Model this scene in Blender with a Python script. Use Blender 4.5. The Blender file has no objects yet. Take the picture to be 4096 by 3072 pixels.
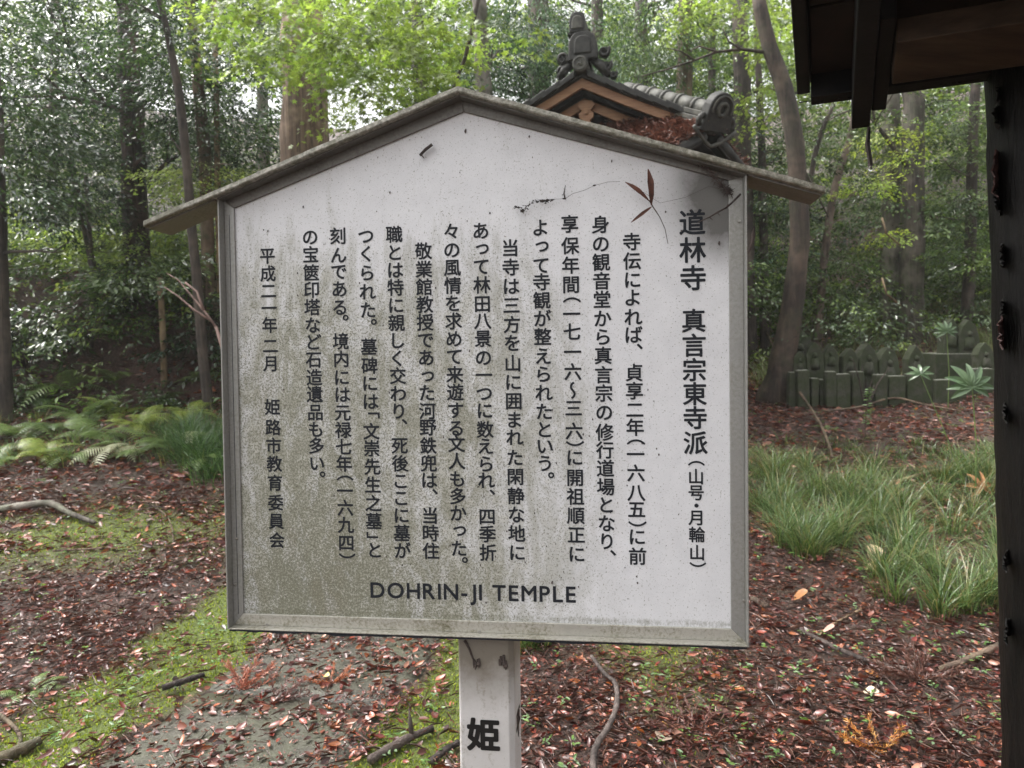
import bpy, math, random
import numpy as np
from mathutils import Vector, Matrix

random.seed(7)
rng = np.random.default_rng(11)
S = bpy.context.scene
C = S.collection

# ------------------------------------------------------------------ camera
F = 2963.0                                   # focal length in photo pixels (4096 wide)
CAMZ = 1.55
up = np.array([-0.0248, 0.998, 0.061]); up /= np.linalg.norm(up)
fw = np.array([0, 0, -1.0]); yw = fw - fw.dot(up) * up; yw /= np.linalg.norm(yw)
xw = np.cross(yw, up)
R = np.array([xw, yw, up])                   # camera -> world
CAM = np.array([0, 0, CAMZ])
cd = bpy.data.cameras.new('camera'); cam = bpy.data.objects.new('camera', cd); C.objects.link(cam)
cd.sensor_width = 36; cd.lens = F / 4096 * 36; cd.clip_end = 500; cd.clip_start = 0.05
m = Matrix.Identity(4)
for i in range(3):
    for j in range(3): m[i][j] = R[i][j]
m[2][3] = CAMZ
cam.matrix_world = m
cd.dof.use_dof = True; cd.dof.focus_distance = 1.80; cd.dof.aperture_fstop = 6.3
S.camera = cam

# ------------------------------------------------------------------ light
SUN_EL, SUN_AZ = math.radians(58), math.radians(-70)     # azimuth measured from +Y towards +X
w = bpy.data.worlds.new('World'); S.world = w; w.use_nodes = True
nt = w.node_tree; nt.nodes.clear()
out = nt.nodes.new('ShaderNodeOutputWorld'); bg = nt.nodes.new('ShaderNodeBackground')
sky = nt.nodes.new('ShaderNodeTexSky'); sky.sky_type = 'NISHITA'; sky.sun_disc = False
sky.sun_elevation = SUN_EL; sky.sun_rotation = SUN_AZ; sky.dust_density = 6; sky.air_density = 1.2; sky.ozone_density = 1
hs = nt.nodes.new('ShaderNodeHueSaturation'); hs.inputs['Saturation'].default_value = 0.06
nt.links.new(sky.outputs[0], hs.inputs['Color']); nt.links.new(hs.outputs[0], bg.inputs[0]); nt.links.new(bg.outputs[0], out.inputs[0])
bg.inputs[1].default_value = 0.15
sd = bpy.data.lights.new('sun', 'SUN'); sd.energy = 1.1; sd.angle = math.radians(18); sd.color = (1, 0.94, 0.85)
so = bpy.data.objects.new('sun', sd); C.objects.link(so)
sdir = Vector((math.sin(SUN_AZ) * math.cos(SUN_EL), math.cos(SUN_AZ) * math.cos(SUN_EL), math.sin(SUN_EL)))
so.rotation_euler = sdir.to_track_quat('Z', 'Y').to_euler()
vs = S.view_settings; vs.view_transform = 'Standard'; vs.look = 'None'; vs.gamma = 1; vs.use_curve_mapping = False
vs.exposure = 1.5
S.cycles.max_bounces = 6; S.cycles.transparent_max_bounces = 8
S.cycles.use_denoising = True

# ------------------------------------------------------------------ pixel helpers (photo pixels, 4096 x 3072)
def ray(x, y):
    d = R @ np.array([(x - 2048) / F, -(y - 1536) / F, -1.0])
    return d
def at(x, y, depth):                          # the point seen at (x,y) at distance `depth` along +Y
    d = ray(x, y); return CAM + d * (depth / d[1])
def D(x, y, depth): return at(x * 1.8517, y * 1.8517, depth)     # same with 2212-wide pixels

# ------------------------------------------------------------------ value noise
_P = rng.random((256, 256))
def vn(x, y):
    x = np.asarray(x, float); y = np.asarray(y, float)
    xi = np.floor(x).astype(int); yi = np.floor(y).astype(int); fx = x - xi; fy = y - yi
    fx = fx * fx * (3 - 2 * fx); fy = fy * fy * (3 - 2 * fy)
    g = lambda a, b: _P[a & 255, b & 255]
    return (g(xi, yi) * (1 - fx) + g(xi + 1, yi) * fx) * (1 - fy) + (g(xi, yi + 1) * (1 - fx) + g(xi + 1, yi + 1) * fx) * fy
def fbm(x, y, o=4):
    s = 0; a = 0.5; f = 1.0
    for k in range(o): s = s + a * vn(x * f + 17.3 * k, y * f + 5.1 * k); a *= 0.5; f *= 2.07
    return s
def ss(a, b, x):
    t = np.clip((np.asarray(x, float) - a) / (b - a), 0, 1); return t * t * (3 - 2 * t)

def G(x, y):                                  # terrain height
    x = np.asarray(x, float); y = np.asarray(y, float)
    z = 0.72 * ss(3.0, 10.0, y) + 0.03 * np.clip(y - 9, 0, None)
    lf = ss(-0.5, -2.2, x)
    bank = (.30 * ss(4.5, 8.0, y) + 1.45 * ss(8.0, 9.3, y + 0.9 * (fbm(x * .8, y * .8) - .5)) + .25 * (fbm(x * 2.2, y * 2.2) - .47) * ss(7.6, 8.6, y) * ss(10.5, 9, y)) * lf
    z = z + bank + 0.16 * np.clip(y - 9.5, 0, 8) * ss(-2, 0.5, x)
    z = z + 0.34 * np.clip(y - 15, 0, 30) + 0.12 * np.clip(np.abs(x) - 5, 0, 20) * ss(4, 9, y)
    z = z + 0.10 * (fbm(x * .9 + 9, y * .9) - .47) * ss(2, 5, y) + 0.025 * (fbm(x * 4, y * 4) - .47)
    return z
def ground_at(px, py, s=1.8517):              # march a ray to the terrain
    d = ray(px * s, py * s); d = d / d[1]
    for y in np.arange(1.2, 45, 0.03):
        p = CAM + d * y
        if p[2] <= G(p[0], p[1]): return p
    return CAM + d * 45

# path band and moss mask
PA = np.array([-0.62, 2.6]); PD = np.array([0.26, 1.0]); PD /= np.linalg.norm(PD); PN = np.array([-PD[1], PD[0]])
PATHW = 0.98
def path_s(x, y): return (x - PA[0]) * PN[0] + (y - PA[1]) * PN[1]       # 0 at the right edge, PATHW at the left edge
def moss(x, y):
    s = path_s(x, y) + 0.30 * (fbm(x * 2.2, y * 2.2) - .5) + .12 * (fbm(x * 9, y * 9) - .5)
    n = fbm(x * 3.1 + 4, y * 3.1 + 2)
    a = ss(PATHW - .06, PATHW + .05, s) * (1 - ss(PATHW + .48, PATHW + .66, s)) * (1 - ss(6, 8, y))
    b = ss(0.05, -0.03, s) * (1 - ss(0.24, 0.5, -s)) * ss(2.0, 2.5, y)
    c = np.exp(-((x + 3.3) / 1.5) ** 2 - ((y - 5.3) / .45) ** 2) * 1.0
    e = 1.15*np.exp(-((x - .66) / .26) ** 2 - ((y - 3.95) / .75) ** 2)
    v = np.maximum.reduce([a, b * .95, c, e])
    return np.clip(v * ss(.30, .48, n + .12 * v), 0, 1)

# ------------------------------------------------------------------ mesh helpers
class MB:
    def __init__(s): s.v = []; s.f = []
    def add(s, vs, fs):
        o = len(s.v); s.v += [tuple(float(c) for c in p) for p in vs]; s.f += [tuple(i + o for i in f) for f in fs]; return s
    def box(s, lo, hi, M=None):
        x0, y0, z0 = lo; x1, y1, z1 = hi
        vs = [(x0,y0,z0),(x1,y0,z0),(x1,y1,z0),(x0,y1,z0),(x0,y0,z1),(x1,y0,z1),(x1,y1,z1),(x0,y1,z1)]
        if M is not None: vs = [M @ Vector(p) for p in vs]
        return s.add(vs, [(0,3,2,1),(4,5,6,7),(0,1,5,4),(1,2,6,5),(2,3,7,6),(3,0,4,7)])
    def prism(s, poly, y0, y1, M=None):       # poly in XZ (counter-clockwise seen from -Y), extruded along Y
        n = len(poly); vs = [(p[0], y0, p[1]) for p in poly] + [(p[0], y1, p[1]) for p in poly]
        if M is not None: vs = [M @ Vector(p) for p in vs]
        return s.add(vs, [tuple(range(n)), tuple(range(2 * n - 1, n - 1, -1))] + [((i+1)%n, i, i+n, (i+1)%n+n) for i in range(n)])
    def tube(s, pts, rad, n=8, rough=0.0, cap=True, flat=1.0):
        pts = [Vector(p) for p in pts]; k = len(pts)
        if not hasattr(rad, '__len__'): rad = [rad] * k
        vs = []; a = None
        for i, p in enumerate(pts):
            t = (pts[min(i+1,k-1)] - pts[max(i-1,0)]).normalized()
            if a is None:
                a = t.cross(Vector((0.03, 1, 0.1))).normalized() if abs(t.y) < .9 else t.cross(Vector((1,0,0))).normalized()
            a = (a - a.dot(t) * t).normalized(); b = t.cross(a)
            for j in range(n):
                th = 2*math.pi*j/n
                r = rad[i] * (1 + rough * (random.random() - .5) + rough * .8 * math.sin(3*th + 1.7) * .5)
                vs.append(p + a*math.cos(th)*r + b*math.sin(th)*r*flat)
        fs = [(i*n+j, i*n+(j+1)%n, (i+1)*n+(j+1)%n, (i+1)*n+j) for i in range(k-1) for j in range(n)]
        if cap: fs += [tuple(range(n-1,-1,-1)), tuple((k-1)*n + j for j in range(n))]
        return s.add(vs, fs)
    def cyl(s, c, axis, r, h, n=16, r2=None):
        c = Vector(c); ax = Vector(axis).normalized(); return s.tube([c, c + ax*h], [r, r if r2 is None else r2], n)
    def mesh(s, name='m', smooth=False):
        me = bpy.data.meshes.new(name); me.from_pydata(s.v, [], s.f); me.update()
        if smooth: me.polygons.foreach_set('use_smooth', [True]*len(me.polygons))
        return me

def link(name, me, mat=None, parent=None, **kw):
    o = bpy.data.objects.new(name, me); C.objects.link(o)
    if mat and me is not None and not me.materials: me.materials.append(mat)
    if parent: o.parent = parent
    for k, v in kw.items(): o[k] = v
    return o
def put(name, mb, mat, parent=None, smooth=False, **kw): return link(name, mb.mesh(name, smooth), mat, parent, **kw)
def empty(name, label, cat, loc=(0,0,0), group=None, M=None):
    o = bpy.data.objects.new(name, None); C.objects.link(o); o.empty_display_size = .1
    if M is not None: o.matrix_world = M
    else: o.location = loc
    o['label'] = label; o['category'] = cat
    if group: o['group'] = group
    return o
def bevel(o, w=.004, seg=2):
    b = o.modifiers.new('b', 'BEVEL'); b.width = w; b.segments = seg; b.limit_method = 'ANGLE'; return o

def np_mesh(name, V, Fc, col=None):           # V (n,3), Fc (m,k) all faces with k corners, col (n,3)
    me = bpy.data.meshes.new(name); n = len(V); mf, k = Fc.shape
    me.vertices.add(n); me.vertices.foreach_set('co', np.ascontiguousarray(V, dtype=np.float32).ravel())
    me.loops.add(mf*k); me.loops.foreach_set('vertex_index', np.ascontiguousarray(Fc, dtype=np.int32).ravel())
    me.polygons.add(mf); me.polygons.foreach_set('loop_start', np.arange(0, mf*k, k, dtype=np.int32))
    me.update(calc_edges=True)
    if col is not None:
        a = me.attributes.new('col', 'FLOAT_COLOR', 'POINT')
        a.data.foreach_set('color', np.concatenate([col, np.ones((n,1))], 1).astype(np.float32).ravel())
    return me

T_DIA = (np.array([(0,0,0),(.45,.5,.06),(1,0,-.06),(.45,-.5,.06)]), np.array([(0,2,1),(0,3,2)]))
T_OVAL = (np.array([(0,0,0),(.28,.42,.05),(.68,.38,.04),(1,0,-.1),(.68,-.38,.04),(.28,-.42,.05)]), np.array([(0,3,2,1),(0,5,4,3)]))
T_CURL = (np.array([(0,0,.05),(.28,.45,.14),(.66,.40,.16),(1,0,.12),(.66,-.40,.02),(.28,-.45,.06),(.35,0,-.03),(.7,0,-.02)]),
          np.array([(0,6,1),(1,6,7),(1,7,2),(2,7,3),(3,7,4),(4,7,5),(5,7,6),(5,6,0)]))
def _maple():
    V = []; Fc = []
    for ang, L in ((0,1),(.8,.85),(-.8,.85),(1.75,.5),(-1.75,.5)):
        c, s_ = math.cos(ang), math.sin(ang); o = len(V); wv = .17
        for u, v_ in ((0,0),(.5*L,wv*L),(L,0),(.5*L,-wv*L)): V.append((u*c - v_*s_, u*s_ + v_*c, .0 if u < .3 else -.05*L))
        Fc += [(o,o+2,o+1),(o,o+3,o+2)]
    return np.array(V), np.array(Fc)
T_MAPLE = _maple()
def leafmesh(name, P, Dr, N, L, W, col, T):
    """P,Dr,N (n,3); L,W (n,); col (n,3)"""
    Dr = Dr / (np.linalg.norm(Dr, axis=1, keepdims=True) + 1e-9)
    Sd = np.cross(N, Dr); Sd /= (np.linalg.norm(Sd, axis=1, keepdims=True) + 1e-9); Nn = np.cross(Dr, Sd)
    t, fc = T; n = len(P); k = len(t)
    V = (P[:,None,:] + Dr[:,None,:]*(t[None,:,0:1]*L[:,None,None]) + Sd[:,None,:]*(t[None,:,1:2]*W[:,None,None]) + Nn[:,None,:]*(t[None,:,2:3]*L[:,None,None]))
    Fa = (fc[None] + (np.arange(n)*k)[:,None,None]).reshape(-1, fc.shape[1])
    return np_mesh(name, V.reshape(-1,3), Fa, np.repeat(col, k, 0))

def sprays(blobs, leaf=.055, wr=.42, per=34, pal=((.05,.09,.035),(.03,.06,.03)), droop=.35, length=.45, dens=1.0, shell=.35):
    """blobs: (centre, rx, ry, rz, number of sprays). Returns leaf arrays of layered leafy sprays."""
    Ps=[];Ds=[];Ns=[];Ls=[];Ws=[];Cs=[]
    pal = np.array(pal, float)
    for c, rx, ry, rz, ns in blobs:
        ns = int(ns*dens)
        u = rng.normal(size=(ns,3)); u /= np.linalg.norm(u,axis=1,keepdims=True)
        r = shell + (1-shell)*rng.random(ns)**.5
        p = np.array(c) + u*r[:,None]*np.array([rx,ry,rz])
        th = np.arctan2(u[:,1],u[:,0]) + rng.normal(size=ns)*.9
        d = np.stack([np.cos(th), np.sin(th), rng.normal(size=ns)*.2 - droop*.5],1); d/=np.linalg.norm(d,axis=1,keepdims=True)
        nrm = np.stack([rng.normal(size=ns)*.28, rng.normal(size=ns)*.28, np.ones(ns)],1)
        sd = np.cross(nrm,d); sd/=np.linalg.norm(sd,axis=1,keepdims=True)
        base = pal[rng.integers(0,len(pal),ns)]*(.45+1.0*rng.random((ns,1)))
        t = rng.random((ns,per)); s_ = (rng.random((ns,per))*2-1)
        Lg = length*(.6+.8*rng.random((ns,1)))
        wdt = .55*(1-.6*t)*Lg
        pos = p[:,None,:] + d[:,None,:]*(t*Lg)[...,None] + sd[:,None,:]*(s_*wdt)[...,None]
        pos[...,2] -= droop*(t*Lg + np.abs(s_)*wdt)**1.0*.5
        pos += rng.normal(size=pos.shape)*.02
        dr = d[:,None,:]*(.5+.5*rng.random((ns,per,1))) + sd[:,None,:]*(np.sign(s_)*(.3+.7*np.abs(s_)))[...,None]
        dr = dr + rng.normal(size=dr.shape)*.28; dr[...,2] -= droop*.7
        nn = nrm[:,None,:] + rng.normal(size=dr.shape)*.38
        L = leaf*(.6+.8*rng.random((ns,per)))
        col = base[:,None,:]*(.75+.5*rng.random((ns,per,1)))
        Ps.append(pos.reshape(-1,3));Ds.append(dr.reshape(-1,3));Ns.append(nn.reshape(-1,3));Ls.append(L.ravel());Ws.append(L.ravel()*wr);Cs.append(col.reshape(-1,3))
    return [np.concatenate(a) for a in (Ps,Ds,Ns,Ls,Ws,Cs)]
def foliage(name, blobs, mat, parent=None, T=T_DIA, **kw):
    a = sprays(blobs, **kw)
    ok = a[0][:,2] > G(a[0][:,0], a[0][:,1]) + .02
    a = [x[ok] for x in a]
    return link(name, leafmesh(name, *a, T), mat, parent)

# ------------------------------------------------------------------ materials
def mat(name):
    mt = bpy.data.materials.new(name); mt.use_nodes = True; nt = mt.node_tree
    return mt, nt, nt.nodes['Principled BSDF'], nt.nodes['Material Output']
def N(nt, t, **kw):
    n = nt.nodes.new(t)
    for k, v in kw.items():
        if hasattr(n, k): setattr(n, k, v)
        else: n.inputs[k].default_value = v
    return n
def coords(nt, scale=(1,1,1), kind='Object'):
    tc = N(nt,'ShaderNodeTexCoord'); mp = N(nt,'ShaderNodeMapping'); mp.inputs['Scale'].default_value = scale
    nt.links.new(tc.outputs[kind], mp.inputs[0]); return mp.outputs[0]
def noise(nt, vec, scale, detail=4, rough=.6, dist=0):
    n = N(nt,'ShaderNodeTexNoise'); n.inputs['Scale'].default_value = scale; n.inputs['Detail'].default_value = detail
    n.inputs['Roughness'].default_value = rough; n.inputs['Distortion'].default_value = dist; nt.links.new(vec, n.inputs['Vector']); return n.outputs['Fac']
def ramp(nt, fac, stops):
    r = N(nt,'ShaderNodeValToRGB'); e = r.color_ramp.elements
    while len(e) < len(stops): e.new(.5)
    for i, (p, c) in enumerate(stops):
        e[i].position = p; e[i].color = (c if hasattr(c,'__len__') else (c,c,c)) + ((1,) if not hasattr(c,'__len__') or len(c)==3 else ())
    nt.links.new(fac, r.inputs[0]); return r.outputs[0]
def mix(nt, f, a, b, mode='MIX'):
    n = N(nt,'ShaderNodeMix', data_type='RGBA', blend_type=mode)
    for s_, v in ((0,f),(6,a),(7,b)):
        if hasattr(v,'is_linked') or isinstance(v, bpy.types.NodeSocket): nt.links.new(v, n.inputs[s_])
        else: n.inputs[s_].default_value = v if s_==0 else tuple(v)+(1,)
    return n.outputs[2]
def mth(nt, op, a, b=None, c=None):
    n = N(nt,'ShaderNodeMath', operation=op)
    for i, v in enumerate((a,b,c)):
        if v is None: continue
        if isinstance(v, bpy.types.NodeSocket): nt.links.new(v, n.inputs[i])
        else: n.inputs[i].default_value = v
    return n.outputs[0]
def bump(nt, h, strength=.5, dist=.01, bs=None):
    b = N(nt,'ShaderNodeBump'); b.inputs['Strength'].default_value = strength; b.inputs['Distance'].default_value = dist
    nt.links.new(h, b.inputs['Height']); nt.links.new(b.outputs[0], bs.inputs['Normal']); return b

def leaf_mat(name, rough=.35, trans=.3, tint=(1.4,1.5,.9), spec=.5):
    mt, nt, bs, out = mat(name)
    a = N(nt,'ShaderNodeAttribute', attribute_name='col')
    nt.links.new(a.outputs['Color'], bs.inputs['Base Color']); bs.inputs['Roughness'].default_value = rough
    bs.inputs['Specular IOR Level'].default_value = spec
    tr = N(nt,'ShaderNodeBsdfTranslucent'); c = mix(nt, 1.0, a.outputs['Color'], tint, 'MULTIPLY'); nt.links.new(c, tr.inputs[0])
    ms = N(nt,'ShaderNodeMixShader'); ms.inputs[0].default_value = trans
    nt.links.new(bs.outputs[0], ms.inputs[1]); nt.links.new(tr.outputs[0], ms.inputs[2]); nt.links.new(ms.outputs[0], out.inputs[0])
    return mt
M_GLOSS = leaf_mat('glossy_leaf', .20, .22, (1.5,1.7,.9), 1.0)
M_THIN = leaf_mat('thin_leaf', .35, .45, (1.45,1.5,.85), .6)
M_DULL = leaf_mat('dull_leaf', .5, .3, (1.5,1.7,.8), .4)
M_GRASS = leaf_mat('grass_blade', .30, .25, (1.4,1.5,.7), .5)
M_DEAD = leaf_mat('dead_leaf', .36, .08, (1.3,1,.7), .65)
M_MOSS = leaf_mat('moss_tuft', .7, .3, (1.3,1.4,.7), .2)

def bark(name, c1, c2, sx=26, sz=2.2, green=0.0, bmp=1.0):
    mt, nt, bs, out = mat(name)
    v = coords(nt, (sx, sx, sz)); n1 = noise(nt, v, 1, 6, .7, .6); v2 = coords(nt); n2 = noise(nt, v2, 3.0, 3)
    c = ramp(nt, n1, [(.32, tuple(x*.35 for x in c1)), (.5, c1), (.72, c2)])
    c = mix(nt, ramp(nt, n2, [(.45,0.),(.7,1.)]), c, tuple(x*1.4 for x in c2))
    if green: c = mix(nt, mth(nt,'MULTIPLY', ramp(nt, noise(nt, v2, 5, 5), [(.45,0.),(.62,1.)]), green), c, (.07,.10,.035))
    nt.links.new(c, bs.inputs['Base Color']); bs.inputs['Roughness'].default_value = .72
    bump(nt, n1, bmp, .03, bs); return mt
B_DARK = bark('dark_bark', (.035,.026,.022), (.09,.07,.055))
B_DARKR = bark('dark_reddish_bark', (.025,.017,.014), (.075,.045,.035), 26, 2.2)
B_CEDAR = bark('cedar_bark', (.13,.085,.058), (.30,.22,.16), 30, 1.0)
B_GREY = bark('grey_bark', (.09,.075,.06), (.2,.18,.15), 14, 2.5, .4)
B_GREYD = bark('dark_grey_bark', (.05,.04,.032), (.13,.11,.09), 24, 1.6, .3)
B_BROWN = bark('brown_bark', (.075,.045,.03), (.19,.13,.09), 20, 2.0, .35)
B_LEAN = bark('smooth_dark_bark', (.032,.021,.015), (.085,.06,.043), 16, 1.6, .12)
B_TAN = bark('tan_bark', (.15,.10,.055), (.3,.22,.13), 12, 3)
B_TWIG = bark('wet_twig', (.03,.02,.017), (.10,.075,.065), 30, 8)

def ground_mat():
    mt, nt, bs, out = mat('forest_floor')
    a = N(nt,'ShaderNodeAttribute', attribute_name='col'); v = coords(nt)
    n1 = noise(nt, v, 9, 8, .75); n2 = noise(nt, v, 60, 5, .7); n3 = noise(nt, v, 1.3, 4)
    c = ramp(nt, n1, [(.3,(.018,.011,.009)),(.5,(.055,.030,.024)),(.68,(.11,.062,.045))])
    c = mix(nt, ramp(nt, n2, [(.5,0.),(.7,.8)]), c, (.19,.115,.085))
    c = mix(nt, ramp(nt, n3, [(.5,0.),(.75,.5)]), c, (.05,.055,.025))
    mc = ramp(nt, n2, [(.25,(.035,.05,.012)),(.5,(.11,.145,.025)),(.75,(.20,.24,.04))])
    sp = N(nt,'ShaderNodeSeparateColor'); nt.links.new(a.outputs['Color'], sp.inputs[0])
    c = mix(nt, sp.outputs[0], c, mc)
    nt.links.new(c, bs.inputs['Base Color']); bs.inputs['Roughness'].default_value = .6
    bump(nt, mth(nt,'ADD', n1, n2), .9, .03, bs); return mt
def simple(name, c1, c2, scale=8, rough=.6, metal=0, bmp=.3, bd=.004, stretch=(1,1,1), lo=.35, hi=.65):
    mt, nt, bs, out = mat(name); v = coords(nt, stretch); n = noise(nt, v, scale, 6, .65)
    nt.links.new(ramp(nt, n, [(lo,c1),(hi,c2)]), bs.inputs['Base Color']); bs.inputs['Roughness'].default_value = rough
    bs.inputs['Metallic'].default_value = metal; bump(nt, n, bmp, bd, bs); return mt
M_STONE = None
def stone_mat():
    mt, nt, bs, out = mat('mossy_stone'); v = coords(nt)
    n = noise(nt, v, 22, 7, .7); g = noise(nt, v, 6, 5, .6)
    c = ramp(nt, n, [(.3,(.02,.02,.015)),(.7,(.09,.088,.066))])
    c = mix(nt, ramp(nt, g, [(.36,0.),(.56,.9)]), c, (.030,.042,.014))
    nt.links.new(c, bs.inputs['Base Color']); bs.inputs['Roughness'].default_value = .8; bump(nt, n, .8, .012, bs); return mt
M_STONE = stone_mat()
M_PATH = None
def path_mat():
    mt, nt, bs, out = mat('wet_stone_paving'); v = coords(nt)
    n = noise(nt, v, 5, 8, .7); n2 = noise(nt, v, 90, 4, .7); g = noise(nt, v, 2.3, 5, .6)
    c = ramp(nt, n, [(.3,(.024,.022,.015)),(.7,(.062,.058,.042))])
    c = mix(nt, ramp(nt, n2, [(.45,0.),(.7,.45)]), c, (.19,.18,.15))
    c = mix(nt, ramp(nt, g, [(.46,0.),(.66,.7)]), c, (.060,.066,.032))
    c = mix(nt, ramp(nt, noise(nt, v, 22, 6, .75), [(.5,0.),(.62,.6)]), c, (.028,.024,.017))
    nt.links.new(c, bs.inputs['Base Color']); bs.inputs['Roughness'].default_value = .5; bump(nt, mth(nt,'ADD',n,n2), .5, .01, bs); return mt
M_PATH = path_mat()
M_TILE = simple('dark_roof_tile', (.007,.007,.006), (.032,.031,.026), 14, .65, 0, .4)
M_TILEG = simple('weathered_roof_tile', (.022,.022,.018), (.085,.083,.068), 12, .65, 0, .4)
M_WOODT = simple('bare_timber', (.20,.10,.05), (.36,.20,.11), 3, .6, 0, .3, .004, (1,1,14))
M_WOODD = simple('shade_dark_timber', (.003,.0028,.003), (.011,.009,.008), 6, .65, 0, .5, .006, (1,1,1))  # timber colour darkened to carry the shade under the roof
M_WOODB = simple('brown_timber', (.026,.016,.010), (.055,.035,.022), 5, .65, 0, .4, .004, (1,6,6))
M_SOFFIT = simple('roof_board_wood', (.007,.0045,.0035), (.022,.012,.008), 6, .7, 0, .4)  # shelter roof's shade put into the board colour as well

# ------------------------------------------------------------------ ground
xs = np.concatenate([np.linspace(-70,-9,26), np.linspace(-8.7,-4,36), np.linspace(-3.93,4,180), np.linspace(4.13,9,36), np.linspace(10,70,26)])
ys = np.concatenate([np.linspace(-30,0,8), np.linspace(.5,1.8,8), np.linspace(1.84,6,150), np.linspace(6.1,14,90), np.linspace(14.5,80,60)])
X, Y = np.meshgrid(xs, ys); Z = G(X, Y)
V = np.stack([X.ravel(), Y.ravel(), Z.ravel()],1); nx, ny = len(xs), len(ys)
I = (np.arange(ny-1)[:,None]*nx + np.arange(nx-1)[None]).ravel()
mo = moss(X.ravel(), Y.ravel())
me = np_mesh('ground', V, np.stack([I, I+1, I+nx+1, I+nx],1), np.stack([mo,mo,mo],1))
me.polygons.foreach_set('use_smooth', [True]*len(me.polygons))
link('ground', me, ground_mat(), kind='structure')

# stone path: slabs with open joints, bedded in the ground
path = bpy.data.objects.new('path', None); C.objects.link(path); path['kind'] = 'structure'
def slab(t0, t1, s0, s1):
    mb = MB(); n = 10; rows = []
    vs = []
    for i in range(n+1):
        for j in range(n+1):
            t = t0 + (t1-t0)*i/n; s = s0 + (s1-s0)*j/n
            e = .012*(random.random()-.5) if i in (0,n) or j in (0,n) else 0
            p = PA + PD*(t+e) + PN*(s+e)
            vs.append((p[0], p[1], float(G(p[0],p[1])) + .012 - .016*(j in (0,n)) -.006*(i in (0,n)) + .012*float(fbm(p[0]*5,p[1]*5)-.5)))
    fs = [(i*(n+1)+j, i*(n+1)+j+1, (i+1)*(n+1)+j+1, (i+1)*(n+1)+j) for i in range(n) for j in range(n)]
    rim = [i*(n+1) for i in range(n+1)] + [n*(n+1)+j for j in range(1,n+1)] + [i*(n+1)+n for i in range(n-1,-1,-1)] + [j for j in range(n-1,0,-1)]
    o = len(vs); vs += [(vs[k][0], vs[k][1], vs[k][2]-.08) for k in rim]; m_ = len(rim)
    fs += [(rim[k], rim[(k+1)%m_], o+(k+1)%m_, o+k) for k in range(m_)]
    mb.add(vs, fs); return mb
for t0, t1, s0, s1 in ((-1.6,-.75,0,PATHW),(-.74,.42,0,.985*PATHW),(.435,1.5,.01,PATHW),(1.515,2.6,0,PATHW),(2.615,3.8,0,PATHW),(3.815,5.2,.01,PATHW)):
    put('paving_slab', slab(t0,t1,s0,s1), M_PATH, path, True)

# ------------------------------------------------------------------ the sign board
a_ = np.array([0.99180771, 0.00970146, 0.12737088]); b_ = np.array([-0.02476877, 0.99937841, 0.02508584]); t_ = np.array([-0.67593923, -0.58276762, -1.7583915])
b_ = b_ - a_.dot(b_)*a_; b_ /= np.linalg.norm(b_)
aw, bw = R@a_, R@b_; nw = np.cross(bw, aw); 
if nw[1] < 0: nw = -nw
OW = CAM + R@t_
BW, BH = 1.2, 1.0197
def pB(x, y, Y0):                              # photo pixel -> sign coordinates (X right, Z up) on the plane at depth Y0
    d = ray(x, y); dl = np.array([d@aw, d@nw, d@bw]); ol = CAM - OW; ol = np.array([ol@aw, ol@nw, ol@bw])
    t = (Y0 - ol[1])/dl[1]; p = ol + dl*t; return p[0], p[2]
PF = .036                                      # front face of the post
pxl = pB(1832, 2600, PF)[0]; PWd = .130
RX, RY = pxl + PWd/2, PF + PWd/2
# depth of ground under the post
RZ = 0
for k in range(6):
    q = OW + aw*RX + nw*RY + bw*RZ; RZ -= (q[2]-float(G(q[0],q[1])))
off = Vector((RX, RY, RZ))
Ms = Matrix.Identity(4)
for i in range(3): Ms[i][0] = aw[i]; Ms[i][1] = nw[i]; Ms[i][2] = bw[i]
q = OW + aw*RX + nw*RY + bw*RZ
for i in range(3): Ms[i][3] = q[i]
sign = empty('temple_sign', 'weathered white gabled notice board with vertical Japanese text on a single white post', 'sign', M=Ms)
def sp(name, mb, m_, parent=None, smooth=False, **kw):
    mb.v = [(v[0]-off[0], v[1]-off[1], v[2]-off[2]) for v in mb.v]
    return put(name, mb, m_, parent or sign, smooth, **kw)

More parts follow.
